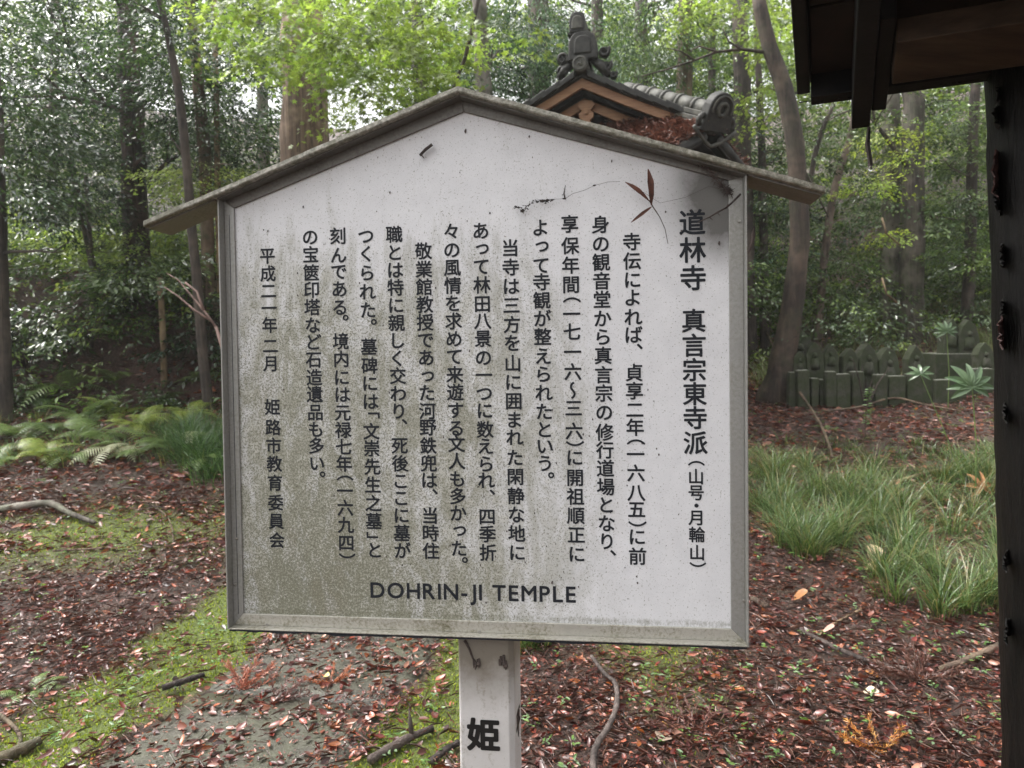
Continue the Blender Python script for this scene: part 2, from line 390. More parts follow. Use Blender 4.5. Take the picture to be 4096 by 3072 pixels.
def panel_mat():
    mt, nt, bs, out = mat('grimy_white_panel'); v = coords(nt)
    sx = N(nt,'ShaderNodeSeparateXYZ'); nt.links.new(v, sx.inputs[0])
    x, z = sx.outputs[0], sx.outputs[2]
    zb = -off[2]
    lx = mth(nt,'ADD', x, off[0]); lz = mth(nt,'ADD', z, off[2])          # sign coordinates
    big = noise(nt, v, 3.2, 3, .55); vst = coords(nt, (1,1,.16)); streak = noise(nt, vst, 30, 5, .65)
    mid = noise(nt, v, 14, 6, .7); fine = noise(nt, v, 210, 3, .8); fine2 = noise(nt, v, 420, 2, .8)
    # dirt weight: mildew over the left and middle, running down in streaks, clean towards the right
    def bell(sock, c, wd):
        d = mth(nt,'DIVIDE', mth(nt,'SUBTRACT', sock, c), wd); return mth(nt,'EXPONENT', mth(nt,'MULTIPLY', mth(nt,'MULTIPLY', d, d), -1))
    def sm(sock, a0, a1):
        m_ = N(nt,'ShaderNodeMapRange', interpolation_type='SMOOTHSTEP'); nt.links.new(sock, m_.inputs[0]); m_.inputs[1].default_value = a0; m_.inputs[2].default_value = a1; return m_.outputs[0]
    wob = mth(nt,'MULTIPLY', mth(nt,'SUBTRACT', big, .5), .5); lzz = mth(nt,'ADD', lz, mth(nt,'ADD', wob, mth(nt,'MULTIPLY', mth(nt,'SUBTRACT', streak, .5), .75)))
    spread = mth(nt,'MULTIPLY', sm(mth(nt,'ADD', lx, wob), 1.05, .50), sm(lzz, 1.10, .62))
    leftp = mth(nt,'MULTIPLY', mth(nt,'MULTIPLY', sm(lx, .50, .18), sm(lx, .035, .12)), sm(lzz, .82, .15))
    low = mth(nt,'MULTIPLY', bell(lz, .10, .10), sm(lx, 1.0, .3))
    wgt = mth(nt,'ADD', mth(nt,'ADD', mth(nt,'MULTIPLY', spread, .72), mth(nt,'MULTIPLY', leftp, .36)), mth(nt,'MULTIPLY', low, .22))
    c = ramp(nt, mid, [(.25,(.66,.66,.68)),(.7,(.77,.77,.79))])
    pat = noise(nt, coords(nt,(1,1,.45)), 17, 7, .72, .8); wm = mth(nt,'MULTIPLY', wgt, mth(nt,'ADD', mth(nt,'MULTIPLY', sm(pat, .36, .64), 1.15), .38))
    c = mix(nt, ramp(nt, wm, [(.10,0.),(.95,1.)]), c, (.345,.34,.285))
    cr = noise(nt, v, 24, 9, .78, 1.4)
    c = mix(nt, mth(nt,'MULTIPLY', ramp(nt, cr, [(.51,0.),(.58,.75)]), sm(wgt, .2, .7)), c, (.56,.55,.50))
    brn = noise(nt, coords(nt,(1,1,.3)), 12, 4, .6)
    c = mix(nt, mth(nt,'MULTIPLY', ramp(nt, brn, [(.56,0.),(.70,.55)]), leftp), c, (.30,.25,.18))
    th = mth(nt,'ADD', fine, mth(nt,'MULTIPLY', wgt, .15))
    c = mix(nt, ramp(nt, th, [(.60,0.),(.68,.8)]), c, (.15,.15,.10))
    th2 = mth(nt,'ADD', fine2, mth(nt,'MULTIPLY', mth(nt,'MULTIPLY', spread, mid), .22))
    c = mix(nt, ramp(nt, th2, [(.68,0.),(.78,.8)]), c, (.10,.10,.075))
    # smudges that fan out from the cobwebbed upper right corner and grime along the lower edge
    cor = mth(nt,'MULTIPLY', bell(lx, 1.17, .12), bell(lz, .98, .13))
    c = mix(nt, ramp(nt, mth(nt,'MULTIPLY', cor, mth(nt,'ADD', mid, .45)), [(.12,0.),(.65,.95)]), c, (.09,.085,.075))
    edge = mth(nt,'MULTIPLY', bell(lz, .038, .020), mth(nt,'ADD', mth(nt,'MULTIPLY', noise(nt, coords(nt,(1,1,.5)), 150, 6, .85), 1.0), mth(nt,'MULTIPLY', noise(nt, v, 7, 3), .45)))
    c = mix(nt, ramp(nt, edge, [(.62,0.),(.86,.7)]), c, (.14,.14,.09))
    nt.links.new(c, bs.inputs['Base Color']); bs.inputs['Roughness'].default_value = .42
    bump(nt, mid, .08, .003, bs); return mt
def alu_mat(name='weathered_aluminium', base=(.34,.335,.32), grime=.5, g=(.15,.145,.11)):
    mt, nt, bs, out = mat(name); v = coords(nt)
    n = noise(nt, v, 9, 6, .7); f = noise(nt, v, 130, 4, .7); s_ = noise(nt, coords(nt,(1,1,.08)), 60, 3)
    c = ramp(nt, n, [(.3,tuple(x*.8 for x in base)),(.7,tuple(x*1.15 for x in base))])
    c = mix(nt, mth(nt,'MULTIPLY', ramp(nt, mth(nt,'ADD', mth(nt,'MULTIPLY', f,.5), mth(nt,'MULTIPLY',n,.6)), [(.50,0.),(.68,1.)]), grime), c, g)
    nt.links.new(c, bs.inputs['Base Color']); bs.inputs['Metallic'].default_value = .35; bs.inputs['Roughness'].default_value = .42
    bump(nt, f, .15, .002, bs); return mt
def roofcap_mat():
    mt, nt, bs, out = mat('lichened_roof_strip'); v = coords(nt)
    n = noise(nt, v, 16, 8, .75); f = noise(nt, v, 110, 5, .75)
    c = ramp(nt, f, [(.32,(.07,.065,.045)),(.48,(.21,.20,.165)),(.64,(.38,.36,.31))])
    c = mix(nt, ramp(nt, n, [(.48,0.),(.60,.75)]), c, (.085,.08,.045))
    nt.links.new(c, bs.inputs['Base Color']); bs.inputs['Roughness'].default_value = .6; bump(nt, f, .3, .002, bs); return mt
M_PANEL = panel_mat(); M_ALU = alu_mat(); M_ALU2 = alu_mat('grimy_lower_rail', (.50,.48,.43), .9, (.13,.12,.06)); M_CAP = roofcap_mat()
M_UNDER = alu_mat('shaded_roof_underside', (.17,.16,.145), .8, (.07,.062,.05))  # darker frame metal: shade below the little roof put into the colour
M_INK = simple('faded_black_ink', (.008,.010,.014), (.024,.027,.034), 200, .6, 0, 0); M_INK.node_tree.nodes['Principled BSDF'].inputs['Specular IOR Level'].default_value = .25
M_PAINT = simple('black_paint', (.006,.006,.006), (.012,.012,.012), 60, .4, 0, .1)

FY = .024; PY = .030                           # frame face and panel depth behind the lip front
LX0, _ = pB(931, 1000, FY); LX1, _ = pB(980, 2400, FY); LX = (LX0+LX1)/2
RX0, _ = pB(2908, 1000, FY); RX1, _ = pB(2932, 2400, FY); RXx = (RX0+RX1)/2
BZ = (pB(990, 2452, FY)[1] + pB(2900, 2518, FY)[1])/2
TLz = pB(931, 833, FY)[1]; TRz = pB(2906, 722, FY)[1]; AXx, AXz = pB(1855, 447, FY)
ax_top = pB(1830, 339, -.02); tipL = pB(572, 880, -.02); tipR = pB(3302, 741, -.02)
RT = .0145                                      # roof strip thickness
sl = (ax_top[1]-tipL[1])/(ax_top[0]-tipL[0]); sr = (ax_top[1]-tipR[1])/(tipR[0]-ax_top[0])
def rz(x, dz=0): return ax_top[1] - dz - (sl*(ax_top[0]-x) if x < ax_top[0] else sr*(x-ax_top[0]))
RTv = RT*1.08
print('SIGN', LX, RXx, BZ, TLz, TRz, AXx, AXz, ax_top, tipL, tipR, off, sl, sr)
# panel
sp('panel', MB().prism([(.006,.006),(BW-.006,.006),(BW-.006,rz(BW,RTv+.002)),(ax_top[0],rz(ax_top[0],RTv+.002)),(.006,rz(.006,RTv+.002))], PY, PY+.005), M_PANEL)
fr = MB()
LT = .0035
def bar(name, poly, y0, y1, m_, bw_=.0012):
    o = sp(name, MB().prism(poly, y0, y1), m_); bevel(o, bw_, 2); return o
# outer lips
bar('frame_rail', [(0,0),(LT,0),(LT,rz(LT,RTv)),(0,rz(0,RTv))], 0, .050, M_ALU, .001)
bar('frame_rail', [(BW-LT,0),(BW,0),(BW,rz(BW,RTv)),(BW-LT,rz(BW-LT,RTv))], 0, .050, M_ALU, .001)
bar('frame_rail', [(LT,0),(BW-LT,0),(BW-LT,LT),(LT,LT)], .0005, .0495, M_ALU2, .001)
# faces with mitred corners
e = .0004
bar('frame_face', [(LT,LT),(LX,BZ),(LX,TLz),(LT,rz(LT,RTv))], FY, PY-.0005, M_ALU, .0014)
bar('frame_face', [(BW-LT,LT),(BW-LT,rz(BW-LT,RTv)),(RXx,TRz),(RXx,BZ)], FY, PY-.0005, M_ALU, .0014)
bar('frame_face', [(LT+e,LT),(BW-LT-e,LT),(RXx,BZ),(LX,BZ)], FY-.0004, PY-.0005, M_ALU2, .0014)
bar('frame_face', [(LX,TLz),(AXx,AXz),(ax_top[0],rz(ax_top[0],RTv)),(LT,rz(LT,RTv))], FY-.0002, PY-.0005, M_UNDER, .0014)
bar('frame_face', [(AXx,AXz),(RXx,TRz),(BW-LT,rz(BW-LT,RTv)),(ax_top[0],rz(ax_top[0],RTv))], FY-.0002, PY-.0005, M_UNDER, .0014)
mb = MB(); zt = [(LT, -.0002)]
n_ = 60
up_ = [(.004+(BW-.008)*i/n_, -.0003) for i in range(n_+1)]; dn_ = [(p[0], -.0045-.0035*max(0,float(fbm(p[0]*30,1.7))-.45)*4) for p in up_[::-1]]
sp('lip_strip', MB().prism((dn_[::-1]+up_[::-1]), .003, .046), M_INK)  # dark irregular strip along the underside of the bottom lip
# inner ridge line on left and right faces (slot between extrusions)
bar('frame_groove', [(LT+.0125,.03),(LT+.0135,.03),(LT+.0135,rz(LT,.05)),(LT+.0125,rz(LT,.05))], FY-.0008, FY-.0001, M_INK, .0)
# back board and seam
sp('back_board', MB().prism([(.01,.01),(BW-.01,.01),(BW-.01,rz(BW,RTv+.004)),(ax_top[0],rz(ax_top[0],RTv+.004)),(.01,rz(.01,RTv+.004))], .040, .049), M_ALU)
# roof strips
def roofstrip(x0, x1, nm):
    mb = MB(); n = 40; sec = [(-.02,RTv*.75),(-.0185,RTv*.12),(-.012,0),(.088,0),(.09,.003),(.09,RTv),(-.014,RTv),(-.0188,RTv*.93)]
    vs = []
    for i in range(n+1):
        x = x0 + (x1-x0)*i/n; jz = .0012*(random.random()-.5)
        for (yy, dz) in sec: vs.append((x, yy+.0006*(random.random()-.5), rz(x, dz)+jz))
    k = len(sec); fs = [(i*k+j, i*k+(j+1)%k, (i+1)*k+(j+1)%k, (i+1)*k+j) for i in range(n) for j in range(k)]
    fs += [tuple(range(k)), tuple(n*k+j for j in range(k-1,-1,-1))]
    mb.add(vs, fs); return sp(nm, mb, M_CAP)
roofstrip(tipL[0], ax_top[0]-.0002, 'roof_strip'); roofstrip(ax_top[0]+.0002, tipR[0], 'roof_strip')
for xa, xb in ((tipL[0]+.004, -.003), (BW+.003, tipR[0]-.004)):
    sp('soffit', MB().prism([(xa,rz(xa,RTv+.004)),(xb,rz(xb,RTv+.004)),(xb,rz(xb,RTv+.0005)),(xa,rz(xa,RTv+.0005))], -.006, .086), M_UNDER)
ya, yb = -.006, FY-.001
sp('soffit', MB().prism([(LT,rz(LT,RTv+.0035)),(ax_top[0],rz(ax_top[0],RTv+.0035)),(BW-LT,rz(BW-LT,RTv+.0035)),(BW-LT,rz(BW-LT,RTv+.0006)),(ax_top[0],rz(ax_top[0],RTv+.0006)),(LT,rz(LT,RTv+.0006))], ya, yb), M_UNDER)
# screws
M_SCREW = simple('tarnished_screw', (.16,.15,.13), (.55,.53,.5), 300, .35, .8, .1)
scr = None
for (x, y, d) in ((880,1003,FY),(945,2155,FY),(937,2338,FY),(1067,2502,FY),(1918,2530,FY),(2840,2566,FY),(2957,885,FY),(2977,2405,FY),(1683,457,FY),(905,1640,FY)):
    X_, Z_ = pB(x, y, d-.002)
    if scr is None:
        mb = MB().cyl((0,0,0),(0,-1,0),.0042,.0025,12,.003).cyl((0,-.0012,0),(0,-1,0),.0022,.0022,8,.0016)
        scr = mb.mesh('screw')
    o = link('screw', scr, M_SCREW, sign); o.location = (X_-off[0], d-.0006-off[1], Z_-off[2])

# lettering ---------------------------------------------------------------
def glyph(ch, bold=.012):
    cu = bpy.data.curves.new('t', 'FONT'); cu.body = ch; cu.size = 1; cu.offset = bold; cu.resolution_u = 4
    ob = bpy.data.objects.new('t', cu); C.objects.link(ob)
    dg = bpy.context.evaluated_depsgraph_get(); me = bpy.data.meshes.new_from_object(ob.evaluated_get(dg))
    V = np.array([v.co[:2] for v in me.vertices]) if len(me.vertices) else np.zeros((0,2)); Fs = [tuple(p.vertices) for p in me.polygons]
    bpy.data.objects.remove(ob); bpy.data.curves.remove(cu); bpy.data.meshes.remove(me)
    return V, Fs
_gc = {}
def gl(ch, bold=0.0):
    if (ch, bold) not in _gc: _gc[(ch, bold)] = glyph(ch, bold)
    return _gc[(ch, bold)]
ref, _f = gl('田', 0.0); RC = (ref.max(0)+ref.min(0))/2; RS = (ref.max(0)-ref.min(0))[0]/.80     # em size from a full-width glyph
print('EM', RC, RS, ref.min(0), ref.max(0))
def char_geo(ch):
    V, Fs = gl(ch, 0.0)
    if len(V) == 0: return V, Fs
    P = (V - RC)/RS
    if ch in '（）「」〜':
        P = np.stack([P[:,1], -P[:,0]],1)
        if ch == '〜': P[:,0] *= -1; Fs = [f[::-1] for f in Fs]
        P[:,1] -= (P[:,1].max()+P[:,1].min())/2
    if ch in '、。': P = P + np.array([.62,.66])
    if ch == '・': P = P - (P.max(0)+P.min(0))/2
    if ch in 'っ': P = P + np.array([.06,.08])
    return P, Fs
def stacked(P, Fs, em, bold, nc, y0):
    """the glyph plus nc copies moved outward, each a hair in front of the last: heavier strokes with rounded ends"""
    mb = MB(); fs2 = Fs
    offs = [(0,0)] + [(bold*math.cos(6.2832*(i+.5)/nc), bold*math.sin(6.2832*(i+.5)/nc)) for i in range(nc)]
    for i, (dx, dy) in enumerate(offs): mb.add([((p[0]+dx)*em, y0-i*.00006, (p[1]+dy)*em) for p in P], fs2)
    return mb
_cm = {}
def put_char(ch, X_, Z_, em, bold=.021, nc=6):
    key = (ch, round(em,4))
    if key not in _cm:
        P, Fs = char_geo(ch)
        if len(P) == 0: return
        _cm[key] = stacked(P, Fs, em, bold, nc, 0).mesh('character')
    o = link('character', _cm[key], M_INK, sign); o.location = (X_-off[0], PY-.0006-off[1], Z_-off[2])
COLS = [
 (2769,892,2789,2258, [('道林寺',[892,1003,1115],.0595),('真言宗東寺派',[1285,1384,1482,1578,1674,1774],.0545),('（山号・月輪山）',[1853,1908,1972,2022,2072,2140,2212,2258],.037)]),
 (2527,969,2550,2227, [('寺伝によれば、貞享二年（一六八五）に前',[969,1046,1121,1192,1270,1341,1416,1492,1565,1641,1711,1768,1819,1894,1972,2039,2095,2149,2227],.0415)]),
 (2402,900,2429,2240, [('身の観音堂から真言宗の修行道場となり、',[900,977,1051,1126,1200,1276,1349,1424,1501,1575,1651,1731,1802,1875,1949,2021,2095,2167,2240],.0415)]),
 (2279,898,2307,2218, [('享保年間（一七一六〜三六）に開祖順正に',[898,985,1063,1140,1200,1258,1329,1410,1489,1561,1634,1726,1774,1832,1912,1988,2064,2141,2218],.0415)]),
 (2162,912,2182,1930, [('よって寺観が整えられたという。',[912,985,1063,1130,1203,1276,1349,1426,1498,1573,1648,1720,1786,1855,1930],.0415)]),
 (2041,994,2069,2212, [('当寺は三方を山に囲まれた閑静な地に',[994,1071,1147,1223,1300,1374,1455,1530,1606,1681,1751,1832,1909,1985,2060,2136,2212],.0415)]),
 (1923,925,1952,2212, [('あって林田八景の一つに数えられ、四季折',[925,995,1068,1142,1217,1285,1356,1432,1502,1575,1644,1720,1786,1857,1923,1997,2068,2138,2212],.0415)]),
 (1806,927,1838,2268, [('々の風情を求めて来遊する文人も多かった。',[927,1001,1072,1144,1215,1286,1357,1428,1500,1571,1643,1714,1777,1846,1917,1986,2054,2122,2195,2268],.0415)]),
 (1694,1006,1724,2205, [('敬業館教授であった河野鉄兜は、当時住',[1006,1079,1150,1220,1291,1362,1432,1504,1573,1646,1711,1784,1855,1923,1995,2064,2134,2205],.0415)]),
 (1577,940,1610,2204, [('職とは特に親しく交わり、死後ここに墓が',[940,1012,1082,1152,1223,1293,1364,1435,1505,1576,1646,1715,1784,1855,1925,1993,2063,2134,2204],.0415)]),
 (1464,946,1499,2202, [('つくられた。墓碑には「文崇先生之墓」と',[946,1017,1093,1169,1242,1317,1389,1465,1535,1608,1662,1727,1795,1868,1941,2015,2086,2140,2202],.0415)]),
 (1352,946,1387,2223, [('刻んである。境内には元禄七年（一六九四）',[946,1022,1088,1158,1231,1300,1367,1438,1511,1580,1652,1722,1789,1856,1912,1965,2033,2101,2173,2223],.0415)]),
 (1241,950,1270,1925, [('の宝篋印塔など石造遺品も多い。',[950,1020,1093,1161,1231,1302,1370,1440,1511,1579,1651,1719,1784,1855,1925],.0415)]),
 (1070,1025,1108,2162, [('平成二一年二月',[1025,1096,1165,1234,1302,1385,1456],.0405),('姫路市教育委員会',[1630,1711,1784,1857,1933,2012,2086,2162],.0405)]),
]
for x0, y0, x1, y1, segs in COLS:
    for s_, yy, em in segs:
        for ch, y in zip(s_, yy):
            x = x0 + (x1-x0)*(y-y0)/(y1-y0); X_, Z_ = pB(x, y, PY); put_char(ch, X_, Z_, em)
Lx, Lz = pB(1484, 2389, PY); Rx_, Rz_ = pB(2302, 2409, PY)
txt = 'DOHRIN-JI TEMPLE'; px = 0; items = []
for ch in txt:
    if ch == ' ': px += .34; continue
    V, Fs = gl(ch, 0.0); V = np.array(V); V[:,0] -= V[:,0].min(); items.append((px, V, Fs)); px += V[:,0].max() + .165
tot = px - .165; k = (Rx_-Lx)/tot; capH = gl('H',0.0)[0][:,1].max(); kz = (pB(1484,2330,PY)[1]-Lz)/capH
for p0, V, Fs in items:
    mb = stacked(V*np.array([1, kz/k]), Fs, k, .019, 6, 0); o = put('letter', mb, M_INK, sign); o.location = (Lx+p0*k-off[0], PY-.0006-off[1], Lz+(Rz_-Lz)*p0/tot-off[2])

# post -----------------------------------------------------------------------
def post_mat():
    mt, nt, bs, out = mat('algae_stained_white_post'); v = coords(nt)
    n = noise(nt, v, 7, 7, .7); f = noise(nt, v, 120, 4, .8); s_ = noise(nt, coords(nt,(1,1,.12)), 45, 4)
    c = ramp(nt, n, [(.3,(.52,.50,.48)),(.7,(.64,.62,.61))])
    sx = N(nt,'ShaderNodeSeparateXYZ'); nt.links.new(v, sx.inputs[0])
    top = ramp(nt, mth(nt,'ADD', mth(nt,'MULTIPLY', sx.outputs[2], 1.0/(-off[2])), mth(nt,'MULTIPLY', mth(nt,'SUBTRACT', n, .5), .22)), [(.80,0.),(.93,.9)])
    gr = N(nt,'ShaderNodeNewGeometry')
    side = ramp(nt, mth(nt,'ADD', mth(nt,'ABSOLUTE', mth(nt,'MULTIPLY', sx.outputs[0], 1/(PWd/2))), mth(nt,'MULTIPLY', s_, .4)), [(1.10,0.),(1.22,.85)])
    c = mix(nt, side, c, (.20,.22,.07))
    c = mix(nt, ramp(nt, mth(nt,'ADD', mth(nt,'MULTIPLY', f,.6), mth(nt,'MULTIPLY',s_,.45)), [(.56,0.),(.70,.7)]), c, (.24,.21,.15))
    c = mix(nt, top, c, (.15,.125,.09))
    nt.links.new(c, bs.inputs['Base Color']); bs.inputs['Roughness'].default_value = .55; bump(nt, f, .15, .002, bs); return mt
ch_ = .012; x0, x1, y0, y1 = RX-PWd/2, RX+PWd/2, RY-PWd/2, RY+PWd/2
sec = [(x0+ch_*.4,y0),(x1-ch_,y0),(x1,y0+ch_),(x1,y1),(x0,y1),(x0,y0+ch_*.4)]
vs_ = []; nz = 14; ztop = .045
for i in range(nz+1):
    z = RZ-.25 + (ztop+.25-RZ)*i/nz; vs_ += [(p[0],p[1],z) for p in sec]
k = 6; fs_ = [(i*k+j, i*k+(j+1)%k, (i+1)*k+(j+1)%k, (i+1)*k+j) for i in range(nz) for j in range(k)] + [tuple(range(k-1,-1,-1)), tuple(nz*k+j for j in range(k))]
o = sp('post', MB().add(vs_, fs_), post_mat()); bevel(o, .002, 2)
for z in (.62, .28): sp('post', MB().box((RX-.05,.050,z-.04),(RX+.05,.165,z+.04)), M_ALU) if False else None
sp('back_bracket', MB().box((RX-.045,.0495,.05),(RX+.045,.10,.85)), M_ALU)
P_, F_ = char_geo('姫'); X_, Z_ = pB(1934, 2942, PF); mb = stacked(P_, F_, .080, .036, 12, 0); mb.v = [(v[0]+X_, v[1]+PF-.0008, v[2]+Z_) for v in mb.v]; sp('painted_character', mb, M_PAINT)
P_, F_ = char_geo('平'); zc = pB(2055, 2905, PF+.05)[1]; mb = stacked(P_, F_, .074, .030, 10, 0)
mb.v = [(x1+.0008-v[1], RY+.004+v[0], zc+v[2]) for v in mb.v]; sp('painted_character', mb, M_PAINT)

# things caught on the board
def sloc(x, y, Y0): X_, Z_ = pB(x, y, Y0); return Vector(OW + aw*X_ + nw*Y0 + bw*Z_)
def sworld(X_, Y0, Z_): return Vector(OW + aw*X_ + nw*Y0 + bw*Z_)
def leaf_blade(mb, base, tip, width, nrm, n=8, curl=.3):
    base, tip = Vector(base), Vector(tip); d = tip-base; L = d.length; d.normalize(); s_ = d.cross(Vector(nrm)).normalized(); nn = Vector(nrm).normalized()
    vs = []
    for i in range(n+1):
        t = i/n; wv = width*.5*math.sin(math.pi*min(1, t*.94+.03))**.8*(1+.1*random.uniform(-1,1)); c = base + d*L*t + nn*L*curl*.25*math.sin(t*math.pi)
        vs += [c + s_*wv + nn*wv*.5, c, c - s_*wv + nn*wv*.35]
    mb.add(vs, [(i*3+j, i*3+j+1, (i+1)*3+j+1, (i+1)*3+j) for i in range(n) for j in range(2)])
M_DLF = simple('dry_red_leaf', (.05,.018,.012), (.15,.05,.028), 60, .5, 0, .5, .002)
sprig = empty('dead_leaf_sprig', 'dangling sprig of three dead red-brown leaves caught on the board above the text', 'dead leaf', sloc(2608,827,.01))
def rel(o, p): return Vector(p) - o.location
nvec = Vector(-nw)
P0 = sloc(2608,827,.008)
for (bx,by,tx,ty,wd) in ((2605,822,2592,676,.014),(2598,806,2500,728,.010),(2608,826,2524,890,.007)):
    mb = MB(); leaf_blade(mb, rel(sprig, sloc(bx,by,.006)), rel(sprig, sloc(tx,ty,-.006)), wd, nvec + Vector((.3,0,.2))); put('leaf', mb, M_DLF, sprig, True)
mb = MB(); mb.tube([rel(sprig, sloc(x,y,d)) for x,y,d in ((2596,800,.006),(2604,815,.007),(2615,832,.008),(2640,870,.01),(2660,915,.016),(2672,975,.024))], [.0009,.0011,.0013,.0009,.0008,.0006], 6); put('stem', mb, B_TWIG, sprig)
mb = MB(); mb.tube([sloc(x,y,d) for x,y,d in ((2962,776,.004),(2925,812,.0),(2905,830,.002),(2868,850,.004),(2838,868,.006),(2790,890,.018))], [.0022,.0020,.0022,.0017,.0014,.0006], 6, .3)
for a1,a2 in (((2868,850),(2880,862)),((2905,830),(2912,816)),((2838,868),(2850,880))): mb.tube([sloc(*a1,.003), sloc(*a2,.0)], [.0014,.0007], 5)
put('twig', mb, B_TWIG, None, False, label='thin knobbly twig caught across the upper right corner of the board', category='twig')
mb = MB(); mb.tube([sloc(x,y,d) for x,y,d in ((1680,622,.022),(1700,600,.02),(1729,578,.02))], [.0028,.0036,.0034], 6, .4); mb.tube([sloc(1684,618,.021), sloc(1697,633,.02)], [.002,.0008], 5)
put('bark_fragment', mb, B_TWIG, None, False, label='short dark bark fragment stuck high on the white panel left of the peak', category='bark')
# cobweb threads with caught debris
mb = MB(); web = [(2060,826),(2095,845),(2110,822),(2150,800),(2185,808),(2210,797),(2260,795),(2290,775),(2340,760),(2378,742),(2430,728),(2480,726)]
mb.tube([sloc(x,y,.022) for x,y in web], .0004, 4)
mb.tube([sloc(x,y,.020) for x,y in ((2560,760),(2640,812),(2740,790),(2836,745),(2900,760))], .0003, 4)
for k in range(70):
    i = random.random()**1.3*5; j = int(i); f = i-j; x = web[j][0]*(1-f)+web[j+1][0]*f + random.gauss(0,5); y = web[j][1]*(1-f)+web[j+1][1]*f + random.gauss(0,4)
    p = sloc(x,y,.020); mb.tube([p, p+Vector((random.uniform(-.006,.006),0,random.uniform(-.004,.004)))], [.0012*random.random()+.0006,.0004], 4)
for x,y,r in ((2090,845,.005),(2250,780,.0016),(2378,742,.004),(2255,795,.003),(2170,805,.006),(2190,802,.005),(2150,808,.004)):
    p = sloc(x,y,.019); mb.tube([p-Vector((r,0,0)), p, p+Vector((r,0,r*.3))], [r*.3,r*.55,r*.2], 5, .5)
mb.tube([sloc(2262,798,.02), sloc(2256,775,.018), sloc(2262,740,.018)], [.0022,.0018,.0006], 5)
put('cobweb', mb, B_TWIG, None, False, label='sagging cobweb thread dotted with dark debris across the top of the panel', category='cobweb')
mb = MB(); arc = [(2784,632),(2815,660),(2850,700),(2878,735),(2902,758),(2925,772)]
mb.tube([sloc(x,y,.014) for x,y in arc], .0007, 4)
for k in range(190):
    i = random.random()**.8*4.99; j = int(i); f = i-j; x = arc[j][0]*(1-f)+arc[j+1][0]*f+random.gauss(0,4); y = arc[j][1]*(1-f)+arc[j+1][1]*f+random.gauss(0,5)
    p = sloc(x,y,.014); mb.tube([p, p+Vector((random.gauss(0,.006),-.002,random.gauss(0,.006)))], [.0011*random.random()+.0005,.0003], 4)
put('cobweb', mb, B_TWIG, None, False, label='sooty fuzzy cobweb strand curving down the upper right corner of the frame', category='cobweb')
mb = MB(); q0 = sloc(3010,925,.0); pts_ = [sloc(x,y,0)-q0 for x,y in ((3022,830),(3018,900),(3012,935),(3008,970),(2996,1000),(2990,1015))]
mb.tube(pts_, [.0003,.0006,.0045,.0035,.0028,.001], 6, .4); o = put('cocoon', mb, B_TWIG, None, True, label='dark shrivelled cocoon dangling on a thread off the right frame edge', category='cocoon'); o.location = q0
# specks of dirt and dead insects stuck to panel and frame
mb = MB()
for k in range(430):
    X_ = random.uniform(.06,1.13); Z_ = random.uniform(.06, .98)
    if k < 200: X_ = random.gauss(.72,.22); Z_ = random.gauss(.22,.14)
    if not (.055 < X_ < 1.14 and .055 < Z_ < rz(X_,.09)): continue
    r = .0006 + .0014*random.random()**3; a = random.uniform(0,6.28)
    mb.add([(X_+r*math.cos(a+b)*(.6+random.random()*.6), PY-.0009, Z_+r*1.5*math.sin(a+b)) for b in (0,1.25,2.5,3.8,5.0)], [(0,4,3,2,1)])
for (x,y,r) in ((2876,973,.0045),(1862,525,.005),(1265,628,.004),(1512,630,.002),(1260,2240,.002),(2120,2140,.002),(2208,2330,.004),(2447,645,.003),(2117,547,.003),(1213,828,.003),(1072,925,.003),(2930,2000,.002),(2500,2270,.002),(1640,560,.0016),(1840,690,.002),(2130,630,.002),(1560,770,.003)):
    X_,Z_ = pB(x,y,PY); mb.tube([(X_,PY-.001,Z_-r),(X_,PY-.002,Z_),(X_+r*.2,PY-.001,Z_+r)],[r*.15,r*.5,r*.2],6,.3)
sp('debris', mb, B_TWIG, kind='stuff')
# sooty drips and a nest remnant on the post top and corner
mb = MB()
for (x,y,h,wd) in ((1911,2660,.022,.0045),(2012,2655,.026,.006)):
    for k in range(5):
        X_,Z_ = pB(x+random.gauss(0,6),y+random.gauss(0,8),PF-.002); mb.tube([(X_,PF-.001,Z_+h*.5),(X_+.002,PF-.004,Z_),(X_,PF-.002,Z_-h*.5*random.random())],[wd*.4,wd*.6,wd*.1],5,.6)
X_,Z_ = pB(1860,2580,PF); mb.tube([(X_,PF-.002,Z_+.012),(X_+.01,PF-.002,Z_-.006),(X_+.018,PF-.002,Z_-.03),(X_+.034,PF-.002,Z_-.05)],[.0035,.0025,.002,.001],5,.5)
sp('insect_nest', mb, B_TWIG, kind='stuff')

# ------------------------------------------------------------------ timber shelter on the right
th = math.radians(23.3); phi = math.radians(17)
e1 = np.array([math.sin(th), math.cos(th), 0]); e2 = np.array([math.cos(th), -math.sin(th), 0])      # out from the shelter; along the eave to the right
e1s = e1*math.cos(phi) + np.array([0,0,-math.sin(phi)]); un = np.cross(e2, e1s)                       # down-slope; roof normal
if un[2] < 0: un = -un
EC = at(3248, 332, 1.86)                                                                              # eave corner, underside of the boards
shelter = empty('timber_shelter', 'dark timber shelter roof corner and peeling post beside the right edge', 'shelter', (EC[0]+.6, EC[1]-.2, 0))
Mr = Matrix.Identity(4)
for i in range(3): Mr[i][0] = e2[i]; Mr[i][1] = -e1s[i]; Mr[i][2] = un[i]; Mr[i][3] = EC[i] - shelter.location[i]
